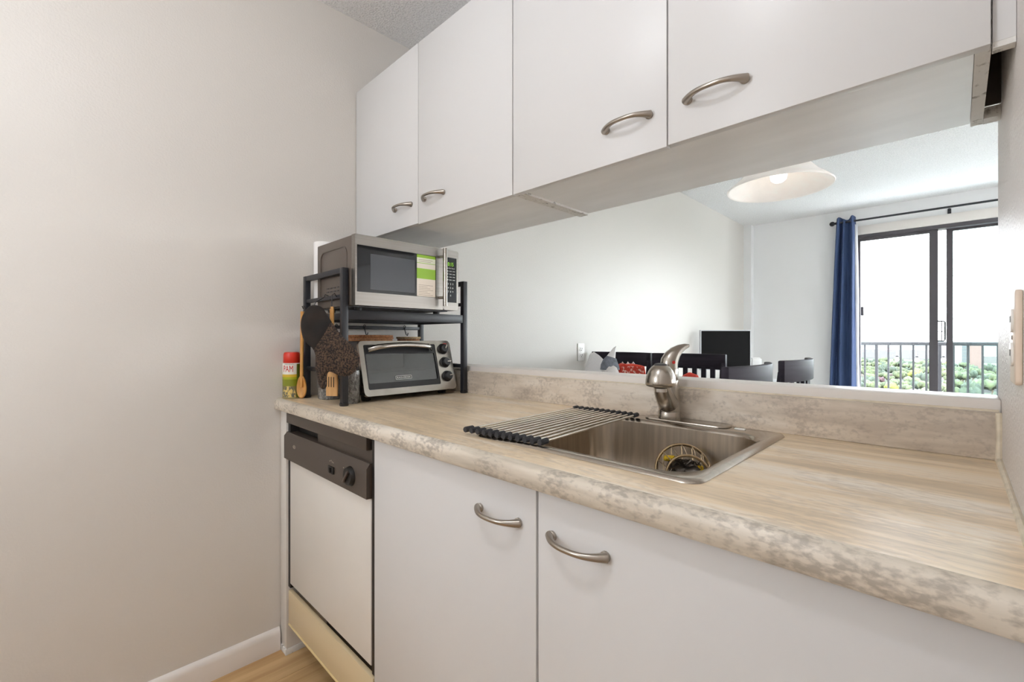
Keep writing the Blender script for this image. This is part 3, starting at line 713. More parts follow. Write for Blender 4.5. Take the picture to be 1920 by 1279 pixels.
# front face frame: u along +y, v up the slope
vdir = Vector((XB1-XB0, 0, TZ1-TZ0)); LV = vdir.length
F0 = basis((XB0, TY0, TZ0), (0, 1, 0), vdir)
WF = TY1-TY0
bz = frame_bm(rrect(-0.003, WF+0.003, -0.004, LV+0.002, 0.016, 5), rrect(0.014, WF-0.070, 0.018, LV-0.012, 0.006, 5), -0.014, 0.0, F0)
bmesh.ops.bevel(bz, geom=[e for e in bz.edges if len(e.link_faces) == 2 and e.calc_face_angle(0) > R(60)], offset=0.002, segments=2, affect='EDGES')
fz = obj('front_bezel', bz, 'oven_steel', to)
dg_ = obj('door', frame_bm(rrect(0.0145, WF-0.0705, 0.0185, LV-0.0125, 0.005, 5), rrect(0.020, WF-0.077, 0.040, LV-0.045, 0.004, 5), -0.012, -0.002, F0), 'black_plastic', to)
obj('door_glass', B(0.0202, WF-0.0772, 0.0402, LV-0.0452, -0.009, -0.006, mtx=F0), 'oven_glass', dg_)
hpts = [Vector((0.030+i*0.0262, LV-0.030+0.010*math.sin(math.pi*i/10), 0.004+0.026*min(1, 3*math.sin(math.pi*i/10)) )) for i in range(11)]
hpts = [F0 @ p for p in hpts]
obj('door_handle', T(hpts, [0.010, 0.0098, 0.0092]+[0.0088]*5+[0.0092, 0.0098, 0.010], 14, flat=0.6, up=F0.to_3x3() @ Vector((0, 1, 0))), 'oven_steel', dg_)
pl = frame_bm(rrect(0.125, 0.192, 0.048, 0.062, 0.0035, 4), rrect(0.1262, 0.1908, 0.0492, 0.0608, 0.003, 4), -0.0055, -0.0035, F0)
obj('badge_frame', pl, 'print', dg_)
obj('badge_lettering', text_bm('BLACK+DECKER', 0.0088, F0 @ Matrix.Translation((0.1585, 0.055, -0.0052)), 0.0003, sx=0.88), 'print', dg_)
for i, b in enumerate((0.156, 0.102, 0.047)):
    km = F0 @ Matrix.Translation((WF-0.036, b, 0.0003))
    kn = obj('knob', Lt([(0.0215, 0), (0.0215, 0.002), (0.0185, 0.004), (0.017, 0.016), (0.014, 0.019), (0.0, 0.019)], n=28, mtx=km), 'black_plastic', to)
    ang = (60, 5, 8)[i]
    obj('pointer', bx(bmesh.new(), -0.002, 0.016, -0.0022, 0.0022, 0.0185, 0.0225, 0.001, mtx=km @ Matrix.Rotation(R(ang), 4, 'Z')), 'oven_steel', kn)
bm = bmesh.new(); bx(bm, WF-0.030, WF-0.014, LV-0.014, LV-0.010, 0.0001, 0.0008, mtx=F0); obj('indicator', bm, 'red_ink', to)
for x in (XBK+0.02, 0.30):
    for y in (TY0+0.03, TY1-0.03):
        obj('foot', Lt([(0.013, 0), (0.016, 0.004), (0.019, 0.025)], (x, y, ZC), 16), 'black_plastic', to)

# cork mats stacked on the toaster oven
zc_ = TZ1
for i in range(3):
    tag(obj('cork_trivet', Lt([(0.088, 0), (0.0905, 0.001), (0.0905, 0.0062), (0.088, 0.0072)], (0.198+0.002*i, 0.262+0.003*(i % 2), zc_+0.0005+i*0.0076), 40), 'cork'),
        ('lowest of the three round cork mats on the toaster oven', 'middle round cork mat on the toaster oven', 'topmost round cork mat on the toaster oven')[i], 'trivet', 'round cork mats on the toaster oven')
for i in range(2):
    tag(obj('coaster', Lt([(0.046-0.004*(1-i), 0), (0.0475-0.004*(1-i), 0.001), (0.0475-0.004*(1-i), 0.0072), (0.046-0.004*(1-i), 0.0080)], (0.215, 0.428, zc_+0.0005+i*0.0084), 32), ('cork', 'cork_pale')[i]),
        ('lower brown coaster right of the cork mats', 'upper pale coaster right of the cork mats')[i], 'coaster', 'coasters on the toaster oven')

# ------------------------------------------------------------------ things at the left end of the rack
# cooking spray can
cn = thing('spray_can', 'cooking spray can with red cap and yellow-green label by the wall', 'can', (0.034, 0.050, ZC))
cn.rotation_euler = (0, 0, R(44.5+8))
bd = obj('can_body', Lt([(0.0285, 0), (0.0305, 0.002), (0.0305, 0.126), (0.0285, 0.1285)], n=40), 'can', cn, local=True)
obj('cap', Lt([(0.0275, 0.1285), (0.0285, 0.130), (0.0275, 0.160), (0.0255, 0.166), (0.020, 0.168), (0, 0.168)], n=36), 'redcap', cn, local=True)
FC = basis((0, -0.0307, 0), (1, 0, 0), (0, 0, 1))
obj('can_lettering', text_bm('PAM', 0.033, Matrix.Rotation(-0.12, 4, 'Z') @ basis((0, -0.0307, 0.107), (1, 0, 0), (0, 0, 1)), 0.0003, wrap=0.0307, sx=0.58), 'red_ink', cn, local=True)
obj('can_small_lettering', text_bm('ORIGINAL', 0.0075, basis((0.0, -0.0307, 0.1245), (1, 0, 0), (0, 0, 1)), 0.0002, wrap=0.0307), 'print_dim', cn, local=True)
# printed dish and green side stripe, both wrapped close to the can
def wrap_patch(a0, a1, z0f, z1f, n=16, r=0.03062):
    t_ = bmesh.new(); lo = []; hi = []
    for i in range(n+1):
        a = a0+(a1-a0)*i/n; f = i/n
        lo.append(Vector((r*math.sin(a), -r*math.cos(a), z0f(f)))); hi.append(Vector((r*math.sin(a), -r*math.cos(a), z1f(f))))
    rings(t_, [lo, hi], closed=False, cap0=False, cap1=False); return t_
obj('dish_picture', wrap_patch(-0.9, 0.75, lambda f: 0.006, lambda f: 0.020+0.026*math.sin(math.pi*f)**0.6), 'food', cn, local=True)
obj('side_stripe', wrap_patch(0.86, 1.9, lambda f: 0.004, lambda f: 0.125), 'can_side', cn, local=True)

# wooden spoon leaning against the rear post
sp = thing('wooden_spoon', 'long wooden spoon standing bowl-down beside the spray can', 'spoon', (0.079, 0.068, ZC))
pts = [(0.079, 0.068, ZC+0.002+0.04), (0.079, 0.068, ZC+0.09), (0.079, 0.068, ZC+0.12), (0.079, 0.069, ZC+0.2), (0.079, 0.071, ZC+0.315)]
obj('shaft', T(pts, [0.004, 0.0065, 0.0058, 0.0062, 0.0068], 12), 'wood', sp)
hb = bmesh.new(); bmesh.ops.create_uvsphere(hb, u_segments=24, v_segments=16, radius=1)
ns = Vector((0.70, -0.714, 0)).normalized(); us = Vector((0.714, 0.70, 0))
for w in hb.verts:
    a, b, c = w.co.x, w.co.y, w.co.z
    dep = b*0.010
    if b > 0: dep = b*0.010 - 0.014*max(0, 1-(a*a+c*c)*1.25)
    w.co = Vector((0.079, 0.068, ZC+0.0425)) + us*(a*0.0180*(1-0.12*c)) + ns*dep + Vector((0, 0, c*0.042))
obj('bowl', hb, 'wood', sp, sharp=80)

# wooden turner hung on the side of the rack
tn = thing('wooden_turner', 'wooden slotted turner hanging behind the oven mitt', 'spatula', (0.327, 0.069, 1.10))
R1 = basis((0.327, 0.070, 0.0), (0.95, 0.30, 0), (0, 0, 1))
obj('shaft', T([R1 @ Vector((0, z, 0)) for z in (1.235, 1.225, 1.12, 1.03)], [0.006, 0.0092, 0.0085, 0.0065], 12, flat=0.7), 'wood', tn)
blade = [(-0.024, 0.945), (0.024, 0.947), (0.026, 0.99), (0.020, 1.03), (0.006, 1.045), (-0.006, 1.045), (-0.020, 1.03), (-0.025, 0.99)]
bl = obj('blade', Pz(blade, -0.003, 0.003, mtx=R1, bev=0.001), 'wood_pale', tn)
bm = bmesh.new()
for a in (-0.011, 0.0, 0.011): bx(bm, a-0.0016, a+0.0016, 0.975, 1.008, 0.0031, 0.0035, mtx=R1); 
obj('slots', bm, 'cuff', bl)
tag(obj('wire_hook', T([R1 @ Vector((0, 1.268, -0.019)), R1 @ Vector((0, 1.279, -0.010)), R1 @ Vector((0, 1.272, 0.0)), R1 @ Vector((0, 1.236, 0.001)), R1 @ Vector((0, 1.228, 0.006))], 0.0016, 6), 'black_metal'), 'black wire hook carrying the wooden turner', 'hook')

# oven mitt: lofted flat tubes in a plane facing the kitchen
mt = thing('oven_mitt', 'dark brown quilted oven mitt with black cuff hanging on the rack', 'oven mitt', (0.380, 0.041, 1.106))
K = 0.00166
RT_ = Vector((0.713, 0.701, 0)); UPv = Vector((0, 0, 1)); NM = Vector((0.701, -0.713, 0)); OM = Vector((0.380, 0.041, 1.106))
def mp_(px, py, n=0.0): return OM + RT_*((px-625)*K) + UPv*((650-py)*K) + NM*n
OUT = [(568,600),(569,618),(575,636),(584,646),(592,653),(597,666),(597,690),(600,706),(603,720),(608,728),(614,729),(619,722),(619,706),(621,698),(627,697),(640,703),(652,705),(664,702),(673,694),(679,682),(680,670),(676,660),(667,649),(655,637),(643,625),(632,611),(622,597),(612,582),(604,574),(592,571),(581,575),(573,586)]
def seg_d(p, a, b):
    ab = b-a; t = max(0, min(1, (p-a).dot(ab)/max(ab.length_squared, 1e-12))); q_ = a+ab*t; return (p-q_).length, q_
def dense(poly):
    P = [Vector(p) for p in poly]; n = len(P); out = []
    for i in range(n):
        p0, p1, p2, p3 = P[i-1], P[i], P[(i+1) % n], P[(i+2) % n]
        for k in range(4):
            t = k/4
            out.append(0.5*((2*p1)+(-p0+p2)*t+(2*p0-5*p1+4*p2-p3)*t*t+(-p0+3*p1-3*p2+p3)*t**3))
    return out
OUTD = dense(OUT)
def hem(y): return 625 - (y-606)*0.56 + 3*math.sin((y-606)/14.0)      # x of the cuff seam at image height y
def padded(side, name, m, step=1.6, th=15.0, dmax=26.0):
    t_ = bmesh.new(); xs = [566+step*i for i in range(int(118/step))]; ys = [568+step*i for i in range(int(166/step))]
    def inside(p):
        c = False; n = len(OUTD)
        for i in range(n):
            a, b = OUTD[i], OUTD[i-1]
            if (a.y > p.y) != (b.y > p.y) and p.x < (b.x-a.x)*(p.y-a.y)/(b.y-a.y)+a.x: c = not c
        return c
    G = {}
    for i, x in enumerate(xs):
        for j, y in enumerate(ys):
            p = Vector((x, y))
            h = hem(y) if y < 662 else -1e9
            if (p.x < h) != (side == 'cuff'): 
                if abs(p.x-h) > step: continue
                p.x = h
            if inside(p): G[(i, j)] = p
    cells = [(i, j) for (i, j) in G if (i+1, j) in G and (i, j+1) in G and (i+1, j+1) in G]
    used = {}
    for i, j in cells:
        for c in ((i, j), (i+1, j), (i, j+1), (i+1, j+1)): used[c] = used.get(c, 0)+1
    F = {}; Bk = {}
    n = len(OUTD)
    for c, cnt in used.items():
        p = G[c]; best = min((seg_d(p, OUTD[k-1], OUTD[k]) for k in range(n)), key=lambda e: e[0])
        d, q_ = best
        seam = abs(p.x-hem(p.y)) < step*1.2 and p.y < 662
        if cnt < 4 and not seam and d < 2.6*step: p = q_; d = 0
        lean = -0.012*max(0, min(1, (640-p.y)/60))
        hgt = th*math.sqrt(max(0, 1-(1-min(d, dmax)/dmax)**2))
        if side == 'cuff': hgt *= 0.80; hgt += 1.0*math.sin((p.x+p.y*0.45)/5.0) if d > 4 else 0
        F[c] = t_.verts.new(mp_(p.x, p.y, lean+hgt*0.001)); Bk[c] = F[c] if d == 0 else t_.verts.new(mp_(p.x, p.y, lean-hgt*0.001))
    def face(vs):
        o_ = []
        for w in vs:
            if w not in o_: o_.append(w)
        if len(o_) > 2:
            try: t_.faces.new(o_)
            except ValueError: pass
    for i, j in cells:
        cs_ = [(i, j), (i+1, j), (i+1, j+1), (i, j+1)]
        face([F[c] for c in cs_]); face([Bk[c] for c in cs_][::-1])
    return obj(name, t_, m, mt, sharp=100)
padded('cuff', 'cuff', 'cuff'); padded('body', 'mitt_body', 'mitt')
lo = [mp_(577, 580, -0.012), mp_(572, 573, -0.014), mp_(568, 573, -0.016), mp_(571, 578, -0.013)]
obj('hanging_loop', T(lo, 0.0014, 6), 'cuff', mt)
hk = [Vector((0.252, 0.091, 1.276)), Vector((0.252, 0.080, 1.280)), Vector((0.256, 0.074, 1.270)), mp_(594, 566, -0.014), mp_(588, 580, -0.014)]
tag(obj('wire_hook', T(hk, 0.0016, 6), 'black_metal'), 'black wire hook carrying the oven mitt', 'hook')

# two textured glass jars on the counter inside the rack
for (x, y, w, h, lb) in ((0.150, 0.142, 0.042, 0.135, 'cut-glass jar at the wall side under the rack'), (0.316, 0.142, 0.0265, 0.11, 'cut-glass jar beside the toaster oven foot')):
    j = thing('glass_jar', lb, 'jar', (x, y, ZC), group='cut-glass jars under the rack')
    obj('jar_body', Lt([(w*0.9, 0), (w, 0.004), (w, h*0.86), (w*0.93, h), (w*0.88, h), (w*0.92, h*0.85), (w*0.9, 0.008), (0, 0.006)], (x, y, ZC), 28), 'jar', j)
# white paper towel roll behind the microwave
pt = thing('paper_towel_roll', 'white paper towel roll standing behind the microwave by the wall', 'paper towel', (0.080, 0.150, 1.2255))
obj('roll', Lt([(0.036, 0), (0.0365, 0.001), (0.0365, 0.262), (0.036, 0.2635), (0.014, 0.2635), (0.014, 0.1), (0.0, 0.1)], (0.080, 0.150, 1.2255), 36), 'paper', pt)

# wall plate on the right wall
wp = thing('outlet', 'beige wall outlet plate on the right wall, cut by the photo edge', 'outlet', (XR, 0.285, 1.13))
PM = basis((XR, 0.282, 1.132), (0, -1, 0), (0, 0, 1))
obj('plate', Pz(rrect(-0.036, 0.036, -0.058, 0.058, 0.006, 4), 0, 0.0065, mtx=PM, bev=0.002), 'beige_plate', wp)
for s_ in (-1, 1):
    rc = obj('receptacle', Pz(rrect(-0.017, 0.017, s_*0.021-0.0145, s_*0.021+0.0145, 0.010, 4), 0.006, 0.0085, mtx=PM, bev=0.0008), 'plastic_w', wp)
    bm = bx(bmesh.new(), -0.007, -0.0045, s_*0.021-0.002, s_*0.021+0.006, 0.0084, 0.0088, mtx=PM); bx(bm, 0.0045, 0.007, s_*0.021-0.002, s_*0.021+0.006, 0.0084, 0.0088, mtx=PM)
    obj('slots', bm, 'slot', rc)
obj('screw', Lt([(0.003, 0.0065), (0.0025, 0.0075), (0, 0.0078)], n=12, mtx=PM), 'nickel', wp)

# ------------------------------------------------------------------ kitchen ceiling lamp inferred from shadows; its bulb fixture is invented, unseen
KLX, KLY, KLZ = 1.20, -0.72, 2.30
kl = thing('ceiling_lamp', 'invented bulb and stem for the inferred kitchen ceiling lamp, unseen', 'lamp', (KLX, KLY, CEIL))
obj('lamp_base', Lt([(0.06, -0.02), (0.06, -0.0005)], (KLX, KLY, CEIL), 32), 'plastic_w', kl)
obj('stem', T([(KLX, KLY, CEIL-0.02), (KLX, KLY, KLZ+0.12)], 0.008, 8), 'plastic_w', kl)
obj('bulb', Lt([(0.013, 0.125), (0.014, 0.105), (0.024, 0.085), (0.026, 0.07), (0.020, 0.057), (0, 0.052)], (KLX, KLY, KLZ), 24), 'bulb', kl)
ld = bpy.data.lights.new('kitchen_lamp_light', 'POINT'); ld.shadow_soft_size = 0.04; ld.energy = KITCHEN_LAMP; ld.color = (0.965, 1.0, 1.05)
lo_ = bpy.data.objects.new('kitchen_lamp_light', ld); COL.objects.link(lo_); lo_.location = (KLX, KLY, KLZ)
# fill light added to brighten the kitchen: glowing globe behind the camera
GX, GY, GZ_, GR = 0.75, -1.60, 1.58, 0.20
fp = thing('fill_globe', 'added unseen fill light, glowing globe on a pole at the rear of the kitchen', 'lamp', (GX, GY, 0))
M['globe'] = mat('rear_fill_glow', (255, 255, 255), 0.6, emit=(247, 254, 263), estr=REAR_FILL/(math.pi*4*math.pi*GR**2))
obj('globe', lump_globe((GX, GY, GZ_), GR), 'globe', fp)
obj('pole', T([(GX, GY, 0.02), (GX, GY, GZ_-GR+0.003)], 0.012, 10), 'black_metal', fp)
obj('base', Lt([(0.13, 0.0), (0.13, 0.015), (0.02, 0.025)], (GX, GY, 0), 28), 'black_metal', fp)

# ------------------------------------------------------------------ dining room
# counter-height chairs
def make_chair(label):
    t = thing('dining_chair', label, 'chair', (0, 0, 0), 0, 'dark wooden dining chairs')
    # local: sitter faces +y, back at y=-0.20 ; width along x
    def o(n, bm, m='espresso'): return obj(n, bm, m, t, local=True)
    seat = Pz(rrect(-0.195, 0.195, -0.19, 0.20, 0.03, 5), 0.60, 0.635, bev=0.006); o('seat', seat)
    cw = 0.212
    def arc(x): return -0.205 - 0.045*(1-(x/cw)**2)
    N = 16; outer = []; inner = []
    for i in range(N+1):
        x = -cw + 2*cw*i/N; outer.append((x, arc(x)-0.011)); inner.append((x, arc(x)+0.011))
    o('crest_rail', Pz(outer + inner[::-1], 0.962, 1.047, bev=0.004))
    outer = [(x*0.95, arc(x)-0.009+0.02) for x, _ in outer]; inner = [(x*0.95, arc(x)+0.009+0.02) for x, _ in inner]
    o('lower_rail', Pz(outer + inner[::-1], 0.68, 0.72))
    for s_ in (-1, 1):
        o('back_post', T([(s_*0.19, -0.17, 0.0), (s_*0.195, -0.165, 0.62), (s_*0.197, -0.205, 1.0)], [0.018, 0.02, 0.016], 4))
        o('leg', T([(s_*0.175, 0.175, 0.0), (s_*0.175, 0.175, 0.60)], [0.017, 0.022], 4))
        o('stretcher', T([(s_*0.19, -0.165, 0.22), (s_*0.175, 0.175, 0.22)], 0.011, 6))
    for i in range(6):
        x = -0.135+i*0.054; o('slat', B(x-0.013, x+0.013, arc(x)+0.004, arc(x)+0.014, 0.70, 0.975))
    o('foot_rest', T([(-0.175, 0.175, 0.25), (0.175, 0.175, 0.25)], 0.012, 6))
    return t
c1_ = make_chair('dark wooden chair beside the left wall, behind the gnome figure')
c1_.location = (0.237, 1.775, 0); c1_.rotation_euler = (0, 0, R(180))
dup(c1_, (0.670, 1.775, 0), R(180), 'dark wooden slatted chair in front of the black monitor')
dup(c1_, (1.068, 1.060, 0), R(90), 'dark wooden chair with back turned, nearest the pass-through sill')
dup(c1_, (1.080, 1.620, 0), R(90), 'dark wooden curved-back chair beside the curtain, rightmost of four')
# table
tb = thing('dining_table', 'dark counter-height dining table behind the half wall', 'table', (0.55, 1.17, 0))
obj('tabletop', B(0.08, 1.02, 0.80, 1.55, 0.885, 0.915, 0.004), 'espresso', tb)
for x in (0.12, 0.78):
    for y in (0.84, 1.45): obj('leg', B(x, x+0.06, y, y+0.06, 0, 0.885, 0.003), 'espresso', tb)
bm = B(0.13, 0.97, 0.85, 0.865, 0.81, 0.885); bx(bm, 0.13, 0.97, 1.485, 1.50, 0.81, 0.885); bx(bm, 0.13, 0.145, 0.85, 1.50, 0.81, 0.885); bx(bm, 0.955, 0.97, 0.85, 1.50, 0.81, 0.885)
obj('apron', bm, 'espresso', tb)
# gnome figure
ZT = 0.915
gn = thing('gnome_figure', 'small gnome figure with grey hat and white tip on the table', 'figurine', (0.715, 1.10, ZT))
g0 = Vector((0.715, 1.10, ZT))
obj('body', Lt([(0.032, 0), (0.040, 0.012), (0.040, 0.05), (0.034, 0.085), (0.026, 0.10)], g0, 24), 'gnome_hair', gn)
obj('beard', lump(g0+Vector((0.022, -0.022, 0.068)), (0.030, 0.030, 0.036), 5, 3, 0.10), 'gnome_hair', gn)
hpts = [g0+Vector((0, 0, 0.086)), g0+Vector((0, 0, 0.105)), g0+RT_*0.002+UPv*0.122, g0+RT_*0.007+UPv*0.138]
obj('hat', T(hpts, [0.041, 0.038, 0.031, 0.021], 20, up=(1, 0, 0)), 'gnome_grey', gn)
obj('hat_tip', T([g0+RT_*0.003+UPv*0.132, g0+RT_*0.012+UPv*0.155, g0+RT_*0.020+UPv*0.175, g0+RT_*0.026+UPv*0.184], [0.021, 0.013, 0.006, 0.0015], 14, up=(1, 0, 0)), 'paper', gn)
obj('nose', lump(g0+NM*0.045+RT_*(-0.006)+UPv*0.082, (0.009, 0.009, 0.0085), 2, 2, 0.02), 'gnome_nose', gn)
# folded white napkins standing in a low holder
nh = thing('napkin_stack', 'white folded napkins standing tilted beside the gnome', 'napkins', (0.66, 1.10, ZT))
NMx = basis(Vector((0.648, 1.088, ZT))-NM*0.062, RT_, UPv)
poly = [(-0.060, 0.0), (0.035, 0.0), (0.052, 0.118), (0.028, 0.142), (0.004, 0.158), (-0.012, 0.150)]
for i in range(4):
    q_ = [(x+0.003*i, y-0.006*abs(i-1)) for x, y in poly]
    q_[0] = (q_[0][0], 0); q_[1] = (q_[1][0], 0)
    obj('napkin', Pz(q_, -0.010+i*0.005, -0.0065+i*0.005, mtx=NMx), 'paper', nh)
# red speckled package on the table, and two low red cloths
rp_ = thing('patterned_package', 'red package with pale speckles on the table behind the gnome', 'package', (0.64, 1.40, ZT))
PR = basis(Vector((0.640, 1.405, ZT)), RT_, UPv)
obj('bag', Pz([(-0.062, 0), (0.062, 0), (0.066, 0.05), (0.060, 0.084), (0.040, 0.090), (0.010, 0.096), (-0.02, 0.094), (-0.045, 0.098), (-0.064, 0.088), (-0.066, 0.04)], -0.03, 0.03, mtx=PR, bev=0.010), 'red_print', rp_)
obj('printed_front', Pz([(-0.055, 0.008), (0.055, 0.008), (0.056, 0.078), (0.0, 0.086), (-0.055, 0.082)], 0.0302, 0.0312, mtx=PR), 'red_print2', rp_)
bm = bmesh.new()
for a in (-0.048, -0.022, 0.004): tube(bm, [PR @ Vector((a, 0.088, 0)), PR @ Vector((a+0.008, 0.104, 0)), PR @ Vector((a+0.014, 0.092, 0))], 0.003, 6)
obj('bag_ties', bm, 'paper', rp_)
tag(obj('red_cloth', lump((0.965, 1.33, ZT+0.037), (0.040, 0.030, 0.037), 9, 3, 0.10), 'red_print'), 'low red cloth bundle on the table right of the faucet', 'cloth')
tag(obj('red_tin', Lt([(0.022, 0), (0.0225, 0.003), (0.0225, 0.082), (0.020, 0.092), (0, 0.092)], (0.574, 1.257, ZT), 20), 'red_print'), 'small red tin left of the white napkins', 'tin')

# monitor on a small white desk
dk = thing('desk', 'small white desk hidden behind the dining chairs', 'desk', (0.32, 3.95, 0))
obj('desktop', B(0.03, 0.62, 3.55, 4.40, 0.715, 0.74, 0.002), 'door', dk)
for x in (0.05, 0.55):
    for y in (3.6, 4.3): obj('leg', B(x, x+0.05, y, y+0.05, 0, 0.715), 'door', dk)
mo = thing('monitor', 'black switched-off monitor with thin silver frame on the desk', 'monitor', (0.234, 3.815, 0.74))
MB_ = basis(Vector((0.234, 3.815, 0.0)), RT_, UPv)
obj('screen', Pz([(-0.226, 0.852), (0.226, 0.852), (0.226, 1.206), (-0.226, 1.206)], 0.0, 0.010, mtx=MB_), 'screen', mo)
obj('bezel', frame_bm([(-0.234, 0.842), (0.234, 0.842), (0.234, 1.214), (-0.234, 1.214)], [(-0.2262, 0.8518), (0.2262, 0.8518), (0.2262, 1.2062), (-0.2262, 1.2062)], -0.012, 0.012, MB_), 'silver', mo)
obj('back_cover', Pz(rrect(-0.22, 0.22, 0.86, 1.20, 0.03, 4), -0.035, -0.0005, mtx=MB_, bev=0.01), 'silver', mo)
bm = bx(bmesh.new(), -0.03, 0.03, 0.745, 0.90, -0.05, -0.036, 0.003, mtx=MB_); bx(bm, -0.1, 0.1, 0.7405, 0.752, -0.10, 0.06, 0.003, mtx=MB_)
obj('stand', bm, 'silver', mo)
wbx = thing('white_box', 'small white box on the desk right of the monitor', 'box', (0.40, 4.10, 0.74))
obj('carton', bx(bmesh.new(), -0.045, 0.045, 0.741, 0.945, -0.03, 0.03, 0.006, mtx=basis(Vector((0.405, 4.115, 0)), RT_, UPv)), 'paper', wbx)
obj('lid', bx(bmesh.new(), -0.047, 0.030, 0.9455, 0.955, -0.031, 0.031, 0.003, mtx=basis(Vector((0.405, 4.115, 0)), RT_, UPv)), 'paper', wbx)

# wall outlet on the left wall
ol = thing('outlet', 'white duplex outlet on the left dining wall', 'outlet', (0.0, 1.877, 1.045))
OM_ = basis((0.0, 1.877, 1.045), (0, 1, 0), (0, 0, 1))
obj('plate', Pz(rrect(-0.036, 0.036, -0.057, 0.057, 0.005, 4), 0, 0.006, mtx=OM_, bev=0.002), 'plastic_w', ol)
for s_ in (-1, 1):
    rc = obj('receptacle', Pz(rrect(-0.017, 0.017, s_*0.021-0.0145, s_*0.021+0.0145, 0.010, 4), 0.006, 0.0078, mtx=OM_), 'plastic_w', ol)
    bm = bmesh.new()
    for a in (-0.0065, 0.0065): bx(bm, a-0.0016, a+0.0016, s_*0.021-0.002, s_*0.021+0.007, 0.0077, 0.0084, mtx=OM_)
    bx(bm, -0.003, 0.003, s_*0.021-0.011, s_*0.021-0.006, 0.0077, 0.0084, mtx=OM_)
    obj('slots', bm, 'slot', rc)

# curtain, rod, brackets
RYC = YW-0.085
rod = thing('curtain_rod', 'thin black curtain rod with ball finial above the balcony door', 'curtain rod', (1.7, RYC, 2.313))
obj('rod', T([(0.875, RYC, 2.313), (2.84, RYC, 2.313)], 0.0095, 12), 'black_metal', rod)
for x, s_ in ((0.852, 1), (2.863, -1)):
    f = obj('finial', lump((x, RYC, 2.313), (0.024, 0.024, 0.024), 1, 3, 0.0), 'black_metal', rod)
    obj('finial_neck', T([(x+s_*0.018, RYC, 2.313), (x+s_*0.034, RYC, 2.313)], [0.009, 0.014], 12), 'black_metal', f)
for x in (0.90, 1.718, 2.80):
    b = T([(x, YW-0.001, 2.285), (x, RYC, 2.285), (x, RYC, 2.30)], 0.007, 8); bx(b, x-0.012, x+0.012, YW-0.006, YW-0.0005, 2.255, 2.315, 0.002)
    obj('bracket', b, 'black_metal', rod)
cu = thing('curtain', 'navy blue curtain gathered at the left of the balcony door', 'curtain', (0.96, RYC, 0.02))
loops = []
NC = 60
def curt(z, off):
    f = (2.352-z)/2.33
    x0 = 0.893-0.085*f**0.8; x1 = 1.040+0.022*f
    fr = []; 
    for i in range(NC+1):
        s_ = i/NC
        amp = 0.030+0.012*f
        fr.append(Vector((x0+(x1-x0)*s_ + 0.006*math.sin(s_*9+f*2), RYC + off - amp*math.sin(s_*math.pi*2*2.6+0.6+0.5*f), z)))
    return fr
zs = [2.352, 2.33, 2.28, 2.1, 1.8, 1.5, 1.2, 0.9, 0.6, 0.3, 0.03]
t_ = bmesh.new()
rings(t_, [curt(z, 0) + [p+Vector((0, 0.004, 0)) for p in curt(z, 0)][::-1] for z in zs])
for w in t_.verts:
    if w.co.z > 2.35: w.co.z += 0.016*math.sin((w.co.x-0.89)*60)
obj('drape', t_, 'navy', cu, sharp=120)
t_ = bmesh.new()
rings(t_, [[Vector((1.036+0.022*(2.3-z)/2.3, RYC+0.012, z)), Vector((1.060+0.022*(2.3-z)/2.3+0.003*math.sin(z*5), RYC+0.028, z)), Vector((1.058+0.022*(2.3-z)/2.3+0.003*math.sin(z*5), RYC+0.034, z)), Vector((1.032+0.022*(2.3-z)/2.3, RYC+0.018, z))] for z in zs[2:]])
obj('lining', t_, 'lining', cu, sharp=120)

# pendant lamp over the table
PX, PY, PZ_ = 1.205, 1.690, 1.795
pn = thing('pendant_lamp', 'lit alabaster glass dome pendant seen under the wall cabinets', 'lamp', (PX, PY, PZ_))
PR_ = 0.205
pf = [(PR_, 0), (PR_+0.002, 0.005), (PR_-0.004, 0.011), (PR_*0.90, 0.026), (PR_*0.76, 0.048), (PR_*0.62, 0.082), (PR_*0.45, 0.125), (PR_*0.22, 0.150), (0.02, 0.155)]
pin = [(0.02, 0.149), (PR_*0.21, 0.144), (PR_*0.43, 0.119), (PR_*0.60, 0.076), (PR_*0.74, 0.042), (PR_*0.88, 0.020), (PR_-0.010, 0.006), (PR_-0.006, 0.001), (PR_, 0)]
bm = Lt(pf+pin, (PX, PY, PZ_), 56, cap0=False, cap1=False); bmesh.ops.remove_doubles(bm, verts=bm.verts, dist=1e-6)
obj('shade', bm, 'shade', pn, sharp=70)
obj('bulb', Lt([(0.012, 0.115), (0.016, 0.100), (0.030, 0.075), (0.034, 0.058), (0.030, 0.040), (0.018, 0.030), (0, 0.027)], (PX, PY, PZ_), 24), 'bulb', pn)
obj('socket', Lt([(0.016, 0.105), (0.018, 0.14), (0.022, 0.156), (0.014, 0.175)], (PX, PY, PZ_), 20), 'nickel', pn)
obj('stem', T([(PX, PY, PZ_+0.17), (PX, PY, CEIL-0.02)], 0.006, 8), 'nickel', pn)
obj('canopy', Lt([(0.055, -0.004), (0.06, 0)], (PX, PY, CEIL-0.0005), 24), 'nickel', pn)

# fill light added to brighten the dining room: unseen globe at the living end
HX, HY, HZ, HR = 4.1, 2.5, 1.25, 0.18
fl_ = thing('fill_globe', 'added unseen fill light, glowing globe on a pole in the living end', 'lamp', (HX, HY, 0))
M['globe_b'] = mat('living_fill_glow', (255, 255, 255), 0.6, emit=(255, 250, 250), estr=LIVING_FILL/(math.pi*4*math.pi*HR**2))
obj('globe', lump_globe((HX, HY, HZ), HR), 'globe_b', fl_)
obj('pole', T([(HX, HY, 0.02), (HX, HY, HZ-HR+0.003)], 0.012, 10), 'black_metal', fl_)
obj('base', Lt([(0.13, 0.0), (0.13, 0.015), (0.02, 0.025)], (HX, HY, 0), 28), 'black_metal', fl_)

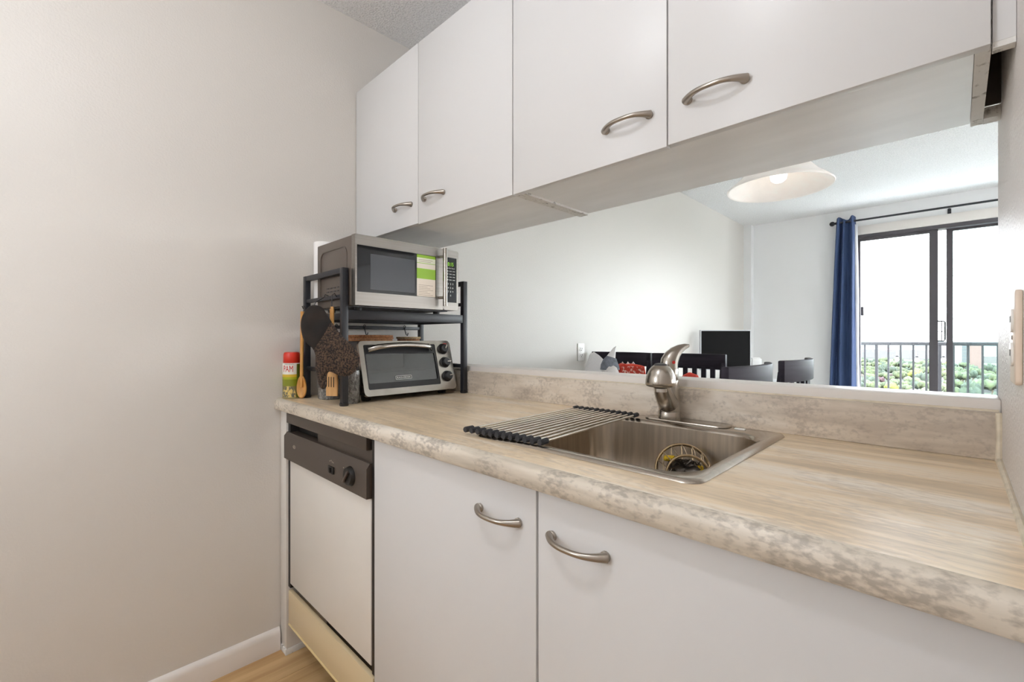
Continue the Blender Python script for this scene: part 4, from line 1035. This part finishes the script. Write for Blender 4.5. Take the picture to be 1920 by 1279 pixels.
# ------------------------------------------------------------------ balcony
struct('balcony_floor', B(-0.6, 3.6, YW+0.2, 6.85, -0.25, -0.05), 'concrete', 'concrete balcony floor outside the sliding door')
br = thing('balcony_railing', 'grey metal balcony railing with thin upright bars', 'railing', (1.4, 6.7, -0.05))
obj('top_rail', B(-0.6, 3.6, 6.68, 6.73, 1.055, 1.095, 0.003), 'rail', br)
obj('bottom_rail', B(-0.6, 3.6, 6.69, 6.72, 0.05, 0.08), 'rail', br)
x = 0.937-0.116*13; k = 0
while x < 3.55:
    wd = 0.030 if k % 5 == 4 else 0.019
    if x > -0.58: obj('baluster', B(x-wd/2, x+wd/2, 6.70-wd/2, 6.70+wd/2, 0.08 if k % 5 != 4 else -0.05, 1.055), 'rail', br)
    x += 0.1155; k += 1
for xx, zz, lb in ((1.243, 0.922, 'leftmost small balcony light with dark cap on the railing'), (1.424, 0.920, 'middle small balcony light with dark cap on the railing'), (1.655, 0.926, 'small balcony light behind the gap of the sliding door')):
    sl_ = thing('string_light', lb, 'light', (xx, 6.68, zz), group='small balcony lights on the railing')
    obj('cap', Lt([(0.006, 0.010), (0.013, 0.008), (0.015, -0.004), (0.013, -0.008)], (xx, 6.68, zz), 14), 'black_plastic', sl_)
    obj('globe', lump((xx, 6.68, zz-0.038), (0.022, 0.022, 0.030), 1, 2, 0.0), 'plastic_w', sl_)
    obj('hanger', T([(xx, 6.68, zz+0.010), (xx, 6.688, zz+0.06), (xx, 6.69, 1.056)], 0.0018, 5), 'plastic_w', sl_)

# ------------------------------------------------------------------ city far below
GZ = -28.0
bm = B(-1500, 1500, 40, 4200, GZ-2, GZ)
struct('ground', bm, 'land', 'hazy valley floor far below the balcony')
# wooded ridge on the horizon
t_ = bmesh.new(); front = []; top = []; back = []
q = random.Random(4)
for i in range(81):
    x = -1600+40*i; h = 18+9*math.sin(i*0.31)+6*math.sin(i*0.83+1)
    front.append(Vector((x, 2500, GZ-1))); top.append(Vector((x, 2900, GZ+h))); back.append(Vector((x, 3500, GZ-1)))
rings(t_, [front, top, back], closed=False, cap0=False, cap1=False)
struct('hills', t_, 'hill', 'ridge on the horizon with haze put into its pale colour')
def crown(seed, kind):
    q = random.Random(seed); t_ = bmesh.new()
    for k in range(9):
        a = q.uniform(0, 6.28); r_ = q.uniform(0.4, 2.1)
        s_ = bmesh.new(); bmesh.ops.create_icosphere(s_, subdivisions=2, radius=1)
        sc = q.uniform(1.0, 1.8)
        for w in s_.verts:
            w.co = w.co*(1+q.uniform(-0.30, 0.26))
            w.co = Vector((w.co.x*sc+r_*math.cos(a), w.co.y*sc+r_*math.sin(a), w.co.z*sc*(0.9 if kind != 'd' else 1.3)+4.2+q.uniform(-0.5, 0.9)))
        merge(t_, s_)
    return t_
kinds = {'g': ('leaf_g', 'mid green rounded tree in the valley beyond the balcony'), 'd': ('leaf_d', 'dark green tall tree in the valley beyond the balcony'),
         'y': ('leaf_y', 'yellow-green bright tree in the valley beyond the balcony'), 'r': ('leaf_r', 'plum-red leaved tree in the valley beyond the balcony')}
protos = {}
for kk, (mm_, lb) in kinds.items():
    t = thing('valley_tree', lb, 'tree', (0, 0, GZ), group={'g': 'mid green valley trees', 'd': 'dark green valley trees', 'y': 'yellow-green valley trees', 'r': 'plum-red valley trees'}[kk])
    obj('crown', crown(ord(kk), kk), mm_, t, local=True, sharp=180)
    obj('trunk', T([(0, 0, 0), (0, 0, 3)], [0.35, 0.22], 6), 'trunk', t, local=True)
    protos[kk] = [t, False]
q = random.Random(21)
def plant(kk, x, y, s_):
    t, used = protos[kk]
    if not used:
        protos[kk][1] = True; o = t; o.location = (x, y, GZ); o.rotation_euler = (0, 0, q.uniform(0, 6))
    else: o = dup(t, (x, y, GZ), q.uniform(0, 6))
    o.scale = (s_, s_, s_*q.uniform(0.85, 1.15))
LOTS = []
def building(name, label, x, y, w, d, h, wall, floors=0, roof=None, win='bldg_g', group=None):
    LOTS.append((x, y, w, d))
    t = thing(name, label, 'building', (x, y, GZ), group=group)
    obj('walls', B(x-w/2, x+w/2, y-d/2, y+d/2, GZ, GZ+h), wall, t)
    for f in range(floors):
        z = GZ + 1.2 + f*(h-1.5)/floors
        obj('window_band', B(x-w/2+0.6, x+w/2-0.6, y-d/2-0.15, y-d/2-0.01, z, z+1.3), win, t)
    if roof:
        p = [(-w/2-0.4, 0), (w/2+0.4, 0), (0, min(w, d)*0.28)]
        obj('roof', prism(bmesh.new(), p, -d/2-0.4, d/2+0.4, mtx=basis((x, y, GZ+h), (1, 0, 0), (0, 0, 1))), roof, t)
    return t
building('warehouse', 'long low white warehouse across the valley', -72, 905, 110, 40, 13.5, 'bldg_w')
building('warehouse', 'short white warehouse at the right of the valley', 40, 820, 60, 30, 8, 'bldg_w')
tw = building('apartment_tower', 'pink brick apartment tower seen through the right pane', 14.2, 600, 8.5, 14, 24, 'bldg_b')
obj('balcony_face', B(4.8, 9.9, 594, 606, GZ, GZ+23.6), 'bldg_w', tw)
for f in range(8): obj('window_band', B(5.2, 9.6, 593.7, 593.95, GZ+1.6+f*2.8, GZ+3.0+f*2.8), 'bldg_g', tw)
building('apartment_tower', 'pale lilac apartment tower behind the gap of the sliding door', -4.6, 620, 8, 14, 23, 'bldg_w')
hs = random.Random(5)
HL = ['pale house under trees at the left of the valley', 'pale house in the middle of the valley', 'pale house below the apartment tower', 'pale house at the far left edge', 'pale house right of the plum tree', 'pale house near the yellow tree', 'pale house at the lower right', 'pale house far across the valley', 'pale house beyond the street', 'pale house at the right edge']
for i, (x, y) in enumerate(((-24, 232), (-12, 262), (6, 280), (-31, 250), (-19, 244), (-7, 236), (10, 250), (-40, 520), (-30, 420), (14, 360))):
    building('house', HL[i], x, y, hs.uniform(7, 11), hs.uniform(7, 10), hs.uniform(3.2, 5), 'bldg_w', 0, 'roof_t', group=None)
n = 0; tries = 0; SPOTS = []
while n < 240 and tries < 20000:
    tries += 1
    y = 190 + 450*q.random()**0.75
    xa = q.uniform(-0.17, 0.10)
    x = 1.77 + xa*y
    # keep a few streets and lots open
    if abs((y-0.35*x) % 150 - 75) < 14 or (0.02 < xa < 0.09 and y > 520): continue
    near = y < 270
    kk = q.choices('gdyr', (4, 2, 3.2, 0.5) if near else (6, 3.2, 0.7, 0.3))[0]
    s_ = q.uniform(0.85, 1.5)
    if any((x-a)**2+(y-b)**2 < (2.9*(s_+c))**2 for a, b, c in SPOTS): continue
    if any(abs(x-a) < w/2+4.6*s_ and abs(y-b) < d/2+4.6*s_ for a, b, w, d in LOTS): continue
    SPOTS.append((x, y, s_)); plant(kk, x, y, s_); n += 1
bpy.context.view_layer.update()
